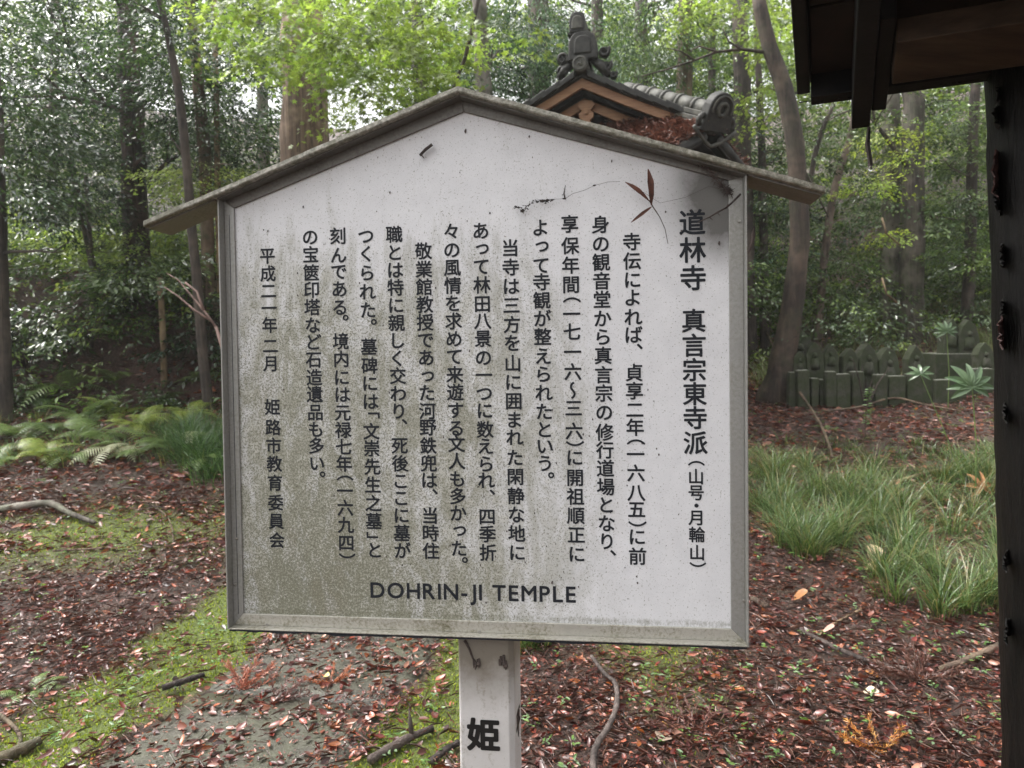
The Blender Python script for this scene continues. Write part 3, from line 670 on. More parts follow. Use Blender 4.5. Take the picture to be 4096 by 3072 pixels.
# roof-frame coordinates: x along the eave, y up the slope (towards the camera and beyond), z out of the roof
def rp(name, lo, hi, m_, bw_=.003):
    o = put(name, MB().box(lo, hi, Mr), m_, shelter); return bevel(o, bw_, 2) if bw_ else o
for k in range(12):                                                                                   # roof boards, laid along the eave
    rp('roof_board', (.0, .03+k*.24+.004, 0), (2.6, .03+(k+1)*.24-.004, .018), M_SOFFIT, .002)
rp('bargeboard', (-.034,-.0,-.028), (-.004,3.0,.10), M_WOODD)
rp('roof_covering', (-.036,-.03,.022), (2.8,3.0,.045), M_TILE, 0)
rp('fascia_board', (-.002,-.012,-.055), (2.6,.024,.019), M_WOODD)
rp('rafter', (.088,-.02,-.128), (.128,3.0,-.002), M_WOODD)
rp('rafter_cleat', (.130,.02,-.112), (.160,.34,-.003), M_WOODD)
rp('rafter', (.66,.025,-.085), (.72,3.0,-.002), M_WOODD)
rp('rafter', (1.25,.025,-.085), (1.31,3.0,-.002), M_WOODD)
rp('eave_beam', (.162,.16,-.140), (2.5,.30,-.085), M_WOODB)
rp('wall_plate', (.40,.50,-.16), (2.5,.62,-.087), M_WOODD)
rp('drip_nail', (.124,-.021,-.165), (.128,-.017,-.128), M_WOODD, 0)
mb = MB(); q = Mr @ Vector((.126,-.018,-.128)); mb.tube([q, q+Vector((-.004,0,-.04)), q+Vector((.002,0,-.075)), q+Vector((.004,0,-.092))], [.004,.006,.005,.006], 6, .5); put('hanging_twig', mb, B_TWIG, shelter)
def drip():
    mt, nt, bs, out = mat('water_drop'); bs.inputs['Transmission Weight'].default_value = 1; bs.inputs['IOR'].default_value = 1.33; bs.inputs['Roughness'].default_value = 0; return mt
mb = MB(); mb.tube([q+Vector((.004,0,-.092)), q+Vector((.004,0,-.097)), q+Vector((.004,0,-.102)), q+Vector((.004,0,-.105))], [.003,.0052,.0045,.001], 10); put('water_drop', mb, drip(), shelter, True)
# ragged tar-paper fringe under the eave
mb = MB(); last = None
for k in range(90):
    x = -.03 + k*.012; h = -.052 - .016*max(0,float(fbm(k*.35,3.3))-.40) - .004*random.random()**3
    mb.add([Mr@Vector((x,.004,-.05)), Mr@Vector((x+.013,.004,-.05)), Mr@Vector((x+.012,.004,h)), Mr@Vector((x+.002,.004,h-.004*random.random()))], [(0,1,2,3)])
put('torn_edge', mb, M_WOODD, shelter)
# corner post: wet dark log with peeling skin
mb = MB(); PT = at(4292, 340, 1.66); PB_ = at(4350, 3072, 1.66)
pr = .165; zz = np.linspace(0, 1, 46); g0 = float(G(PT[0], PT[1]))
dirp = (PB_-PT); dirp = dirp/dirp[2]
pts = []; nn = 28; vs_ = []
for i, t in enumerate(zz):
    z = g0-.2 + (2.75-g0)*t; c = PT + dirp*(z-PT[2])
    for j in range(nn):
        a = 2*math.pi*j/nn; r = pr*(1 + .02*math.sin(a*3+z*2) + .035*(float(fbm(a*3+3, z*9))-.47) + .012*random.uniform(-1,1))
        vs_.append((c[0]+r*math.cos(a)-shelter.location[0], c[1]+r*math.sin(a)-shelter.location[1], z))
fs_ = [(i*nn+j, i*nn+(j+1)%nn, (i+1)*nn+(j+1)%nn, (i+1)*nn+j) for i in range(45) for j in range(nn)]
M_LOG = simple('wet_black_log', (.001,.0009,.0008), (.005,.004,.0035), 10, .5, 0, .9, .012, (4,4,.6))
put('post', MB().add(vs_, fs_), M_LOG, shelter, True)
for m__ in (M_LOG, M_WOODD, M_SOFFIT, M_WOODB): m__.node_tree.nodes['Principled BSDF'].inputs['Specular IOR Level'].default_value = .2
M_RUST = simple('peeling_red_bark', (.02,.008,.007), (.06,.022,.018), 40, .6, 0, .5)
def flap(px_, py_, h, wv, out_=.02, m_=M_LOG):
    c = at(px_+14, py_, 1.655); c = Vector(c) - shelter.location; mb = MB(); vs = []; n = 9
    for i in range(n+1):
        t = i/n; wd = wv*(.45+.55*math.sin(math.pi*t)**.6)*(1+.35*random.uniform(-1,1))
        for j in range(5):
            s_ = j/4; vs.append(c + Vector((.035 - (wd+.035)*s_, -.03*s_*s_*(1 if i%2 else .7) + .004*random.random() + .02*(1-s_), h*(.5-t) + .004*random.uniform(-1,1))))
    mb.add(vs, [(i*5+j, i*5+j+1, (i+1)*5+j+1, (i+1)*5+j) for i in range(n) for j in range(4)])
    o = put('bark_flap', mb, m_, shelter); so_ = o.modifiers.new('s','SOLIDIFY'); so_.thickness = .003
flap(3960,385,.035,.006); flap(3964,470,.05,.014); flap(3964,700,.10,.018,.02,M_RUST); flap(3970,800,.06,.015); flap(3974,1020,.05,.004)
flap(3980,1230,.03,.008); flap(3980,1330,.07,.014,.02,M_RUST); flap(3984,1650,.04,.004); flap(3990,2240,.035,.008); flap(3996,2520,.04,.009)

# ------------------------------------------------------------------ temple gate behind the board
def gate():
    gd = 7.5; yaw = math.radians(13)
    O = at(2328, 276, gd)                                    # centre of the round ridge-end tile
    gx = np.array([math.cos(yaw), -math.sin(yaw), 0]); gy = np.array([math.sin(yaw), math.cos(yaw), 0])
    base = float(G(O[0], O[1]+1))
    g = empty('temple_gate', 'temple gate with dark tiled gable roof, pale timber bargeboards and ridge ornaments', 'gate', (O[0], O[1]+.8, base))
    Mg = Matrix.Identity(4)
    for i in range(3): Mg[i][0] = gx[i]; Mg[i][1] = gy[i]; Mg[i][3] = O[i]-g.location[i]
    u = gd/F                                                 # metres per photo pixel
    k = u/2.011                                              # metres per crop pixel
    def c2(x, y): return ((x-660)*k, -(y-555)*k)             # crop coordinates -> gable plane
    sL = (-1, .55); slope = .50
    def gz(x, dz=0): return -.06 - dz - slope*abs(x) + .05*max(0,abs(x)-.35)**1.5
    # timber bargeboards (outer and inner), drawn as curved planks
    def plank(x0, x1, d0, d1, y0, y1, nm, m_):
        n = 8; mb = MB(); pts = [(x0+(x1-x0)*i/n) for i in range(n+1)]
        top = [(x, gz(x, d0)) for x in pts]; bot = [(x, gz(x, d1)) for x in pts]
        vs = []
        for (x, z), (x2, z2) in zip(top, bot): vs += [(x,y0,z),(x2,y0,z2),(x2,y1,z2),(x,y1,z)]
        fs = [(4*i+a, 4*i+(a+1)%4, 4*(i+1)+(a+1)%4, 4*(i+1)+a) for i in range(n) for a in range(4)] + [(0,1,2,3),(4*n+3,4*n+2,4*n+1,4*n)]
        mb.add([Mg@Vector(v) for v in vs], fs); return put(nm, mb, m_, g)
    plank(0, 1.15, .035, .125, -.02, .03, 'bargeboard', M_WOODT); plank(0, -1.15, .035, .125, -.02, .03, 'bargeboard', M_WOODT)
    plank(0, 1.0, .175, .27, .16, .21, 'inner_bargeboard', M_WOODT); plank(0, -1.0, .175, .27, .16, .21, 'inner_bargeboard', M_WOODT)
    plank(0, 1.15, .125, .17, .05, .15, 'rafter', M_WOODD); plank(0, -1.15, .125, .17, .05, .15, 'rafter', M_WOODD)
    # gable wall, dark, set back
    put('gable_wall', MB().prism([(-1.1,-1.6),(1.1,-1.6),(1.1,gz(1.1,.2)),(0,gz(0,.2)),(-1.1,gz(1.1,.2))], .24, .30, Mg), M_WOODD, g)
    # pendant
    prof = [(0,0),(.055,-.01),(.075,-.05),(.05,-.085),(.035,-.10),(.065,-.13),(.06,-.17),(.03,-.20),(.045,-.235),(0,-.29)]
    poly = [(x, z) for x, z in prof] + [(-x, z) for x, z in prof[-2:0:-1]]
    poly = [(x*1.15+.02, z*1.0+gz(0,.27)+.06) for x, z in poly]
    put('gable_pendant', MB().prism(poly[::-1], .11, .158, Mg), M_WOODT, g)
    put('pendant_boss', MB().cyl(Mg@Vector((.02,.108,gz(0,.27)-.06)), gx*0-gy, .022, .02, 6), M_WOODT, g)
    # main roof planes and verge tiles
    for s_ in (-1, 1):
        mb = MB(); n = 8; xs_ = [s_*1.35*i/n for i in range(n+1)]
        vs = []
        for x in xs_: vs += [(x,-.06,gz(x,-.0)),(x,-.06,gz(x,.03)),(x,3.2,gz(x,.03)),(x,3.2,gz(x,-.0))]
        mb.add([Mg@Vector(v) for v in vs], [(4*i+a, 4*i+(a+1)%4, 4*(i+1)+(a+1)%4, 4*(i+1)+a) for i in range(n) for a in range(4)] + [(0,1,2,3),(4*n+3,4*n+2,4*n+1,4*n)])
        put('roof_slope', mb, M_TILE, g)
        for i in range(9):
            xa = s_*(.06+i*.15); xb = s_*(.06+(i+1)*.15+.03)
            mb = MB(); pts = [(xa, gz(xa,-.055)),(xa, gz(xa,.012)),(xb, gz(xb,.03)),(xb, gz(xb,-.032))]
            if s_ < 0: pts = pts[::-1]
            mb.prism(pts, -.10, .12, Mg); bevel(put('verge_tile', mb, M_TILE, g), .008, 2)
        for j in range(12):                                   # rolls running down the slope
            yy = .2+j*.24; mb = MB(); mb.tube([Mg@Vector((x, yy, gz(x,-.03))) for x in xs_], .045, 8); put('roll_tile', mb, M_TILE, g, True)
    # ridge
    for j, (z0, z1, wd) in enumerate(((-.06,.0,.10),(.003,.05,.09),(.053,.10,.08))): put('ridge_course', MB().box((-wd,.05,z0),(wd,3.2,z1), Mg), M_TILE, g)
    mb = MB(); mb.tube([Mg@Vector((0,.05,.12)), Mg@Vector((0,3.2,.12))], .065, 12); put('ridge_cap', mb, M_TILE, g, True)
    # round end tile
    def disc(x, z, r, y, d, nm='end_tile', m_=M_TILEG, ring=True):
        mb = MB(); c = Mg@Vector((x,y,z)); mb.cyl(c, gy, r, d, 28); o = put(nm, mb, m_, g); bevel(o, r*.08, 2)
        if ring:
            mb = MB(); n = 28
            mb.tube([Mg@Vector((x+.78*r*math.cos(6.2832*i/n), y-.004, z+.78*r*math.sin(6.2832*i/n))) for i in range(n+1)], r*.07, 6, cap=False)
            for i in range(3):
                a = 2.1*i; mb.tube([Mg@Vector((x+q_*r*.42*math.cos(a+q_*1.9), y-.006, z+q_*r*.42*math.sin(a+q_*1.9))) for q_ in (.15,.45,.75,1)], [r*.13,r*.12,r*.08,r*.03], 6)
            put('tile_emblem', mb, m_, o if False else g)
    disc(0, 0, 60*k, -.16, .3)
    # ornament: body, scrolls, upper finial
    def arch(x0, x1, zb, zt, y0, y1, nm, m_=M_TILE, n=14, pw=2.6):
        cx = (x0+x1)/2; hw = (x1-x0)/2; hh = zt-zb; top = []
        for i in range(n+1):
            a = math.pi*i/n; top.append((cx+hw*np.sign(math.cos(a))*abs(math.cos(a))**(2/pw), zb+hh*.35+hh*.65*abs(math.sin(a))**(2/pw)))
        mb = MB().prism([(x0,zb),(x1,zb)]+top[0:], y0, y1, Mg); return bevel(put(nm, mb, m_, g), .012, 2)
    x0, z0 = c2(565, 510); x1, z1 = c2(790, 295); arch(x0, x1, z0, z1, -.11, .02, 'ridge_ornament')
    xa, za = c2(610, 470); xb, zb = c2(745, 330); arch(xa, xb, za, zb, -.125, -.10, 'ornament_face', M_TILE)
    x0, z0 = c2(575, 300); x1, z1 = c2(702, 143); arch(x0, x1, z0, z1, -.10, .16, 'finial', M_TILE, 14, 3)
    xa, za = c2(595, 275); xb, zb = c2(682, 175); arch(xa, xb, za, zb, -.112, -.095, 'finial_face', M_TILEG)
    put('ornament_shoulder', MB().box((c2(560,0)[0], -.09, c2(0,310)[1]), (c2(720,0)[0], .1, c2(0,292)[1]), Mg), M_TILE, g)
    def scroll(cx, cz, r, sgn):
        mb = MB(); n = 26; pts = []; rad = []
        for i in range(n+1):
            t = i/n; a = sgn*(t*7.2 - .6); rr = r*(1-.72*t)
            pts.append(Mg@Vector((cx+rr*math.cos(a), -.05, cz+rr*math.sin(a)))); rad.append(r*(.34-.18*t))
        mb.tube(pts, rad, 8, flat=1.0); put('ornament_scroll', mb, M_TILE, g, True)
        put('ornament_scroll', MB().cyl(Mg@Vector((cx,-.02,cz)), gy, r*.9, .05, 18), M_TILE, g)
    for cx, cy, r, s_ in ((512,478,48,1),(838,448,44,-1),(500,570,40,1),(850,560,44,-1),(905,630,30,-1)):
        x, z = c2(cx, cy); scroll(x, z, r*k, s_)
    for pts, rr in ((((480,620),(520,560),(590,520)),.035),(((870,640),(820,560),(750,500)),.04)):
        mb = MB(); mb.tube([Mg@Vector((c2(*p)[0],-.03,c2(*p)[1])) for p in pts], [rr,rr*1.3,rr], 8); put('ornament_foot', mb, M_TILE, g, True)
    # wing wall with its own little tiled roof, its ridge running towards the camera on the right
    A = at(2600, 362, 7.75) - np.array(g.location); B = at(2880, 428, 6.9) - np.array(g.location)
    A, B = Vector(A), Vector(B); d = (B-A); L = d.length; d.normalize(); sd_ = d.cross(Vector((0,0,1))).normalized(); uz = sd_.cross(d)
    Mw = Matrix.Identity(4)
    for i in range(3): Mw[i][0] = d[i]; Mw[i][1] = sd_[i]; Mw[i][2] = uz[i]; Mw[i][3] = A[i]
    for j, (za, zb, wd) in enumerate(((-.26,-.215,.125),(-.21,-.165,.115),(-.16,-.115,.105),(-.11,-.065,.095))):
        o = put('ridge_course', MB().box((-.4,-wd,za),(L-.03,wd,zb), Mw), M_TILEG, g); bevel(o, .006, 2)
    n = 6
    for i in range(n):
        xa = -.4+(L+.36)*i/n; xb = xa+(L+.36)/n; mb = MB()
        mb.tube([Mw@Vector((xa,0,-.045)), Mw@Vector((xb-.025,0,-.045))], [.078,.078], 14); mb.tube([Mw@Vector((xb-.035,0,-.045)), Mw@Vector((xb-.003,0,-.045))], [.090,.090], 14)
        put('ridge_cap', mb, M_TILEG, g, True)
    # slopes of the wing roof
    for s_ in (-1, 1):
        mb = MB(); prof = [(s_*.06,-.26),(s_*.60,-.60),(s_*.60,-.65),(s_*.06,-.31)]
        vs = [Mw@Vector((x, p[0], p[1])) for x in (-.4, L+.02) for p in prof]
        mb.add(vs, [(0,1,5,4),(1,2,6,5),(2,3,7,6),(3,0,4,7),(0,3,2,1),(4,5,6,7)]); put('wing_roof_slope', mb, M_TILE, g)
        for j in range(7):
            x = -.35+j*(L+.35)/6.3; mb = MB(); mb.tube([Mw@Vector((x, s_*.10, -.27)), Mw@Vector((x, s_*.62, -.60))], .038, 8); put('roll_tile', mb, M_TILE, g, True)
            if s_ > 0 or True: put('end_tile', MB().cyl(Mw@Vector((x, s_*.62, -.60)), (Mw.to_3x3()@Vector((0,s_,-.6))), .045, .03, 14), M_TILEG, g)
        mb = MB(); mb.tube([Mw@Vector((L-.02, s_*.08, -.27)), Mw@Vector((L-.02, s_*.62, -.585))], .055, 10); put('verge_roll', mb, M_TILE, g, True)
    put('wing_wall', MB().box((-.4,-.12,-2.9),(L-.12,.12,-.36), Mw), M_WOODD, g)
    put('wing_beam', MB().box((-.4,-.40,-.70),(L-.04,.40,-.62), Mw), M_WOODD, g)
    put('wing_post', MB().box((L-.28,-.09,-3.1),(L-.10,.09,-.62), Mw), M_WOODD, g)
    put('wing_shade_board', MB().prism([(-.46,-1.5),(.46,-1.5),(.5,-.62),(0,-.33),(-.5,-.62)], -.03, .03, Mw @ Matrix.Translation((L-.09,0,0)) @ Matrix.Rotation(math.radians(90),4,'Z')), M_WOODD, g)  # dark board added to stand for the shade below the ridge ornament
    # end ornament of the wing ridge
    cx, cz, r = 0, -.02, .15
    top = [(r*math.cos(math.pi*i/14), cz+r*math.sin(math.pi*i/14)) for i in range(15)]
    Mo = Mw @ Matrix.Translation((L-.01,0,0)) @ Matrix.Rotation(math.radians(90),4,'Z')
    mb = MB().prism([(-r*1.15,-.22),(r*1.15,-.22)]+top, -.05, .05, Mo); bevel(put('ridge_ornament', mb, M_TILE, g), .012, 2)
    mb = MB(); nn = 24; yf = -.055
    mb.tube([Mo@Vector((.76*r*math.cos(math.pi*1.2*i/nn-.3), yf, cz+.76*r*math.sin(math.pi*1.2*i/nn-.3))) for i in range(nn+1)], .012, 6)
    mb.tube([Mo@Vector((.35*r*math.cos(6.283*i/nn), yf, cz+.35*r*math.sin(6.283*i/nn))) for i in range(nn+1)], .02, 6, cap=False); put('ornament_face', mb, M_TILEG, g, True)
    for s_ in (-1,1):
        mb = MB(); mb.tube([Mo@Vector((s_*(r*1.05+.05*math.cos(a)*(1-a/9)), -.01, -.13+.05*math.sin(a)*(1-a/9))) for a in np.linspace(-1,5,16)], [.028]*14+[.018,.01], 8); put('ornament_scroll', mb, M_TILE, g, True)
    mb = MB(); mb.tube([Mo@Vector((.26*t, -.03, -.26-.09*(1-abs(t))**1.0+.07*t*t)) for t in np.linspace(-1,1,13)], [.02]*13, 8); put('ornament_lip', mb, M_TILEG, g, True)
    # gate posts and walls down to the ground
    gh = O[2]-base
    for x in (-.85,.85): put('gate_post', MB().box((x-.09,.35,-gh-.3),(x+.09,.53,gz(.85,.3)), Mg), M_WOODD, g)
    put('lintel', MB().box((-1.25,.36,-.95),(1.25,.52,-.75), Mg), M_WOODD, g)
    put('gate_wall', MB().box((-.76,1.6,-gh-.3),(.76,1.7,-.8), Mg), M_WOODD, g)
    # dead cedar litter lying on the wing roof
    n = 12000; t = rng.random(n); s2 = (.08 + .54*rng.random(n))*np.where(rng.random(n) < .25, -1, 1); hsel = rng.random(n)
    P = np.array([list(Mw@Vector((-.38+(L+.36)*a, b, -.20-.63*(abs(b)-.06)+.05*h_))) for a, b, h_ in zip(t, s2, hsel)]) + np.array(g.location)
    d_ = rng.normal(size=(n,3)); d_[:,2] *= .35; nn_ = rng.normal(size=(n,3))*.5+np.array([0,0,1]); Lh = .05+.07*rng.random(n)
    col = np.array([(.19,.085,.06),(.26,.13,.10),(.11,.05,.035)])[rng.integers(0,3,n)]
    o = link('roof_litter', leafmesh('roof_litter', P, d_, nn_, Lh, Lh*.2, col, T_DIA), M_DEAD, None, kind='stuff', label='brown fallen cedar needles heaped on the little wing roof', category='leaf litter')
    for i, (t_a, s_a) in enumerate(((.0,0),(.4,0))): pass
gate()

# ------------------------------------------------------------------ stone figures
def stele(name, x0, x1, yt, yb, depth, label, pointy=1.0, group='carved stone markers in rows'):
    sc = 1.8495; X0, X1, T_, B_ = 2900+x0/sc, 2900+x1/sc, 1150+yt/sc, 1150+yb/sc
    c = at((X0+X1)/2, B_, depth); wd = (X1-X0)/F*depth; h = (B_-T_)/F*depth
    gzv = float(G(c[0], c[1])); z0 = min(c[2], gzv) - .05; h2 = c[2]+h - z0
    o = empty(name, label, 'stone', (c[0], c[1], z0), group)
    jt = lambda: random.uniform(-.03,.03); prof = [(-.5,0),(-.5+jt(),.50+jt()),(-.47+jt(),.66),(-.29+jt(),.84+jt()),(jt(),1.0),(.29+jt(),.84+jt()),(.47+jt(),.66),(.5+jt(),.50+jt()),(.5,0)]
    poly = [(px_*wd, pz*h2 if pz < .5 else h2 - (1-pz)*wd*2.1*pointy) for px_, pz in prof][::-1]
    mb = MB().prism(poly, -.07, .07); st = put('slab', mb, M_STONE, o); bevel(st, .010, 2)
    mb = MB(); hr = wd*.13                                     # worn relief figure: head, body, halo, pedestal
    zc = h2 - wd*.75
    mb.tube([(0,-.055,zc-hr),(0,-.075,zc-hr*.4),(0,-.078,zc+hr*.4),(0,-.055,zc+hr)], [hr*.5,hr,hr,hr*.5], 10)
    mb.tube([(0,-.058,zc-hr*.9),(0,-.068,zc-hr*2),(0,-.07,zc-hr*4),(0,-.06,max(.06,zc-hr*6.2))], [hr*.8,hr*1.7,hr*2.0,hr*2.3], 10, flat=.6)
    put('relief_figure', mb, M_STONE, o, True)
    put('ledge', MB().box((-wd*.46,-.10,.0),(wd*.46,-.068,.085)), M_STONE, o)
    o.rotation_euler = (random.uniform(-.09,.06), random.uniform(-.06,.06), random.uniform(-.2,.2))
DS = 9.0
for a in ((335,475,395,640,DS+.1,'small rounded stone stele half hidden behind the leaning trunk',1.0),
          (470,665,300,640,DS+.35,'broad tall stone stele with a domed top, behind the small ones by the trunk',.9),
          (485,580,470,640,DS,'short stone stele right beside the leaning trunk',.7),
          (600,728,400,640,DS,'pointed stone stele in front of the broad domed one',1.0),
          (735,842,412,645,DS,'narrow sharply pointed stone stele, third from the leaning trunk',1.2),
          (850,960,445,645,DS,'stone stele half covered by the white-glinting shrub',.8),
          (968,1118,412,650,DS,'wide pointed stone stele under the glinting shrub',1.0),
          (1135,1300,438,650,DS,'wide round-headed stone stele with a deep carved niche',.8),
          (1335,1465,425,650,DS+.1,'pointed stone stele left of the brown fallen branch',1.1),
          (1575,1712,228,500,DS+.5,'tall pointed stone stele on the raised ledge, left of the pair',1.1),
          (1728,1868,235,500,DS+.5,'tall pointed stone stele on the raised ledge, right of the pair',1.1),
          (1865,1990,405,640,DS,'dark pointed stone stele beside the palm leaf and shelter post',1.0)): stele('stone_stele', *a)
def block(x0, x1, yt, yb, depth, label, dp=.12):
    sc = 1.8495; X0, X1, T_, B_ = 2900+x0/sc, 2900+x1/sc, 1150+yt/sc, 1150+yb/sc
    c = at((X0+X1)/2, B_, depth); wd = (X1-X0)/F*depth*.96; h = (B_-T_)/F*depth; z0 = min(c[2], float(G(c[0],c[1])))-.06
    mb = MB().box((-wd/2,0,0),(wd/2,dp,c[2]+h-z0)); o = put('stone_post', mb, M_STONE, None, label=label, category='stone', group='square stone posts before the markers'); o.location = (c[0],c[1],z0); o.rotation_euler.z = random.uniform(-.12,.12); o.rotation_euler.y = random.uniform(-.02,.02); bevel(o,.014,3)
    put('pale_cap', MB().box((-wd/2+.014,.012,c[2]+h-z0+.0005),(wd/2-.014,dp-.012,c[2]+h-z0+.004)), M_CAPL, o)
M_CAPL = simple('pale_stone_cap', (.16,.16,.13), (.36,.36,.31), 40, .8, 0, .3)  # thin paler sheet covering the top face of each block
for a in ((468,536,628,865,8.7,'short stone post half hidden by the leaning trunk'),(540,634,612,870,8.62,'tallest square stone post right of the leaning trunk'),
          (637,697,672,862,8.66,'low square stone post third from the trunk'),(701,746,682,850,8.72,'narrow low stone post in the gap of the row'),
          (750,828,622,868,8.6,'square stone post below the narrow pointed stele'),(826,936,640,872,8.6,'wide square stone post with a carved face'),
          (942,1032,622,872,8.6,'square stone post left of the dark gap'),(1110,1205,645,876,8.6,'square stone post right of the dark gap'),
          (1207,1338,655,880,8.64,'wide pale-patched stone post in the middle of the row'),(1342,1538,640,882,8.7,'broad low stone block with leaf litter on top'),
          (1542,1800,682,880,8.66,'long low stone block beside the palm seedling'),(1810,1990,600,880,8.8,'dark stone block behind the palm leaf')): block(*a)
block(1560,2000,490,640,DS+.35,'raised stone ledge carrying the two tall steles',.5)

# ------------------------------------------------------------------ trees
DD = {}
def trunk(name, label, pts, ws, depth, m_, group=None, up_to=6.5, nseg=None, rough=.10, limbs=0, dl=0.0, base=True, cat='tree'):
    d0 = depth
    if base and pts[-1][1] > 420:
        q0 = ground_at(*pts[-1])
        if 5 < q0[1] < 12.5: depth = float(q0[1])
        elif pts[-1][0] > 1000: depth = 11.8
    P = [D(x, y, depth + dl*i/len(pts)) for i, (x, y) in enumerate(pts)]; Rr = [wv/2/1600*depth for wv in ws]
    if base:
        p = P[-1]; g0 = float(G(p[0],p[1]))
        if p[2] > g0 - .05: 
            q_ = p.copy(); d = (P[-1]-P[-2]); d = d/abs(d[2]); q_ = p + d*(p[2]-g0+.15) if abs(d[0]) < 1.2 else np.array([p[0],p[1],g0-.15]); P.append(q_); Rr.append(Rr[-1]*1.25)
    if P[0][2] < up_to:
        d = P[0]-P[1]; d = d/max(.2,d[2]); d = np.clip(d,-.5,1); P.insert(0, P[0]+d*(up_to-P[0][2])); Rr.insert(0, Rr[0]*.8)
    # resample smooth
    P = np.array(P); Rr = np.array(Rr); t = np.concatenate([[0], np.cumsum(np.linalg.norm(np.diff(P,axis=0),axis=1))]); m_n = max(8, int(t[-1]/.22)); tt = np.linspace(0,t[-1],m_n)
    Q = np.stack([np.interp(tt,t,P[:,i]) for i in range(3)],1); Q[1:-1] = (Q[:-2]+2*Q[1:-1]+Q[2:])/4; Q[1:-1] = (Q[:-2]+2*Q[1:-1]+Q[2:])/4; RR = np.interp(tt,t,Rr)
    Q[1:-1,0] += (np.array([random.gauss(0,1) for _ in range(m_n-2)]))*RR[1:-1]*.06
    root = empty(name, label, cat, tuple(Q[-1]), group); Q0 = Q - Q[-1]; DD[root.name] = depth-d0; print('TRUNK', label[:40], round(d0,1), round(depth,2))
    put('trunk', MB().tube([Vector(q_) for q_ in Q0], list(RR), 14, rough), m_, root, True)
    if limbs:
        for k in range(limbs):
            mb = MB()
            i = random.randint(1, int(m_n*.75)); a = random.uniform(0,6.28); L_ = random.uniform(.5,1.3)*min(1.6,max(.5,RR[i]*9)); s0 = Vector(Q0[i]); r0 = RR[i]*random.uniform(.16,.34)
            d = Vector((math.cos(a), math.sin(a)*.7, random.uniform(.1,.8))).normalized(); pts_ = [s0]
            for j in range(5): d = (d + Vector((random.gauss(0,.18),random.gauss(0,.18),random.gauss(.0,.15)))).normalized(); pts_.append(pts_[-1]+d*L_/5)
            mb.tube(pts_, [r0*(1-.16*j) for j in range(6)], 6)
            for j in (2,3,4):
                d2 = (d + Vector((random.gauss(0,.7),random.gauss(0,.7),random.gauss(0,.5)))).normalized(); mb.tube([pts_[j], pts_[j]+d2*L_*.25, pts_[j]+d2*L_*.45+Vector((0,0,-.03))], [r0*.4,r0*.25,r0*.1], 5)
            put('limb', mb, m_, root, True)
    return root
def crown(root, blobs, m_, T=T_DIA, **kw):
    dd = DD.get(root.name, 0); bl = [(D(x,y,d+dd), rx, ry, rz_, n) for (x,y,d,rx,ry,rz_,n) in blobs]
    o = foliage('crown', bl, m_, None, T, **kw); me = o.data
    me.transform(Matrix.Translation(-root.location)); o.parent = root
    return o
DARKG = ((.032,.060,.032),(.048,.085,.044),(.022,.042,.027),(.065,.10,.06))
MIDG = ((.06,.10,.038),(.08,.13,.048),(.042,.07,.03))
LIME = ((.20,.28,.07),(.27,.35,.09),(.14,.21,.055),(.23,.30,.075))
SOFT = ((.11,.16,.07),(.08,.12,.055),(.15,.20,.095))
BLUEG = ((.07,.12,.075),(.10,.16,.10),(.05,.09,.055))

t = trunk('evergreen_tree','dark straight trunk with reddish foot rising behind the left end of the sign roof', [(272,0),(283,200),(290,400),(292,545)], [38,46,50,54], 9.4, B_DARKR, limbs=10)
crown(t, [(250,20,10.6,1.1,.7,.6,130),(340,210,10.7,.8,.6,.7,110),(390,330,9.9,.5,.6,.5,70),(215,330,10.7,.6,.5,.7,40)], M_GLOSS, pal=DARKG, leaf=.06)
t = trunk('camellia_tree','slim black forked trunk leaning left of the dark evergreen', [(150,320),(160,400),(190,520),(204,600)], [11,13,14,15], 7.0, B_DARK, up_to=3.4, limbs=6)
crown(t, [(110,270,7.0,.65,.7,.45,130),(70,130,7.1,.75,.8,.6,140),(40,420,6.9,.5,.5,.3,50),(180,350,6.8,.3,.4,.25,24)], M_GLOSS, pal=DARKG+MIDG, leaf=.06)
t = trunk('camellia_tree','thinnest dark stem just right of the forked black trunk', [(186,380),(188,460),(200,560),(206,640)], [8,9,9,10], 7.1, B_DARK, up_to=3.2, limbs=4)
crown(t, [(180,140,7.2,.45,.6,.5,60),(175,440,6.9,.35,.3,.3,50)], M_GLOSS, pal=DARKG, leaf=.055)
t = trunk('broadleaf_tree','leafy tree at the left edge with drooping dark foliage', [(0,500),(-5,300),(-20,0)][::-1], [20,24,28], 7.6, B_DARK, limbs=6)
crown(t, [(-20,180,7.4,.8,.7,.9,150),(20,330,7.0,.6,.6,.6,90)], M_GLOSS, pal=DARKG+MIDG, leaf=.06)
t = trunk('broadleaf_tree','brown trunk rising just left of the sign frame', [(425,150),(440,300),(446,420),(452,660)], [22,26,26,28], 8.0, B_BROWN, limbs=10)
crown(t, [(430,250,8.0,.55,.6,.45,90),(500,300,8.3,.6,.6,.5,110),(545,200,8.6,.5,.6,.4,70)], M_GLOSS, pal=DARKG+MIDG, leaf=.055)
crown(t, [(430,385,7.9,.5,.4,.16,70)], M_THIN, pal=((.26,.34,.10),(.34,.40,.14)), leaf=.05)
t = trunk('broadleaf_tree','thin twin-stemmed tree with dark crooked stems above the left frame', [(345,0),(365,80),(380,150),(392,240),(400,330)], [13,14,16,18,18], 7.8, B_DARK, limbs=5)
crown(t, [(400,60,8.2,.7,.6,.5,100),(360,130,8.4,.5,.5,.4,50)], M_GLOSS, pal=MIDG+DARKG, leaf=.055)
t = trunk('cedar_tree','broad pale-brown cedar trunk with fibrous bark behind the left roof slope', [(648,0),(650,120),(655,230),(655,340)], [84,88,94,104], 7.8, B_CEDAR, rough=.16)
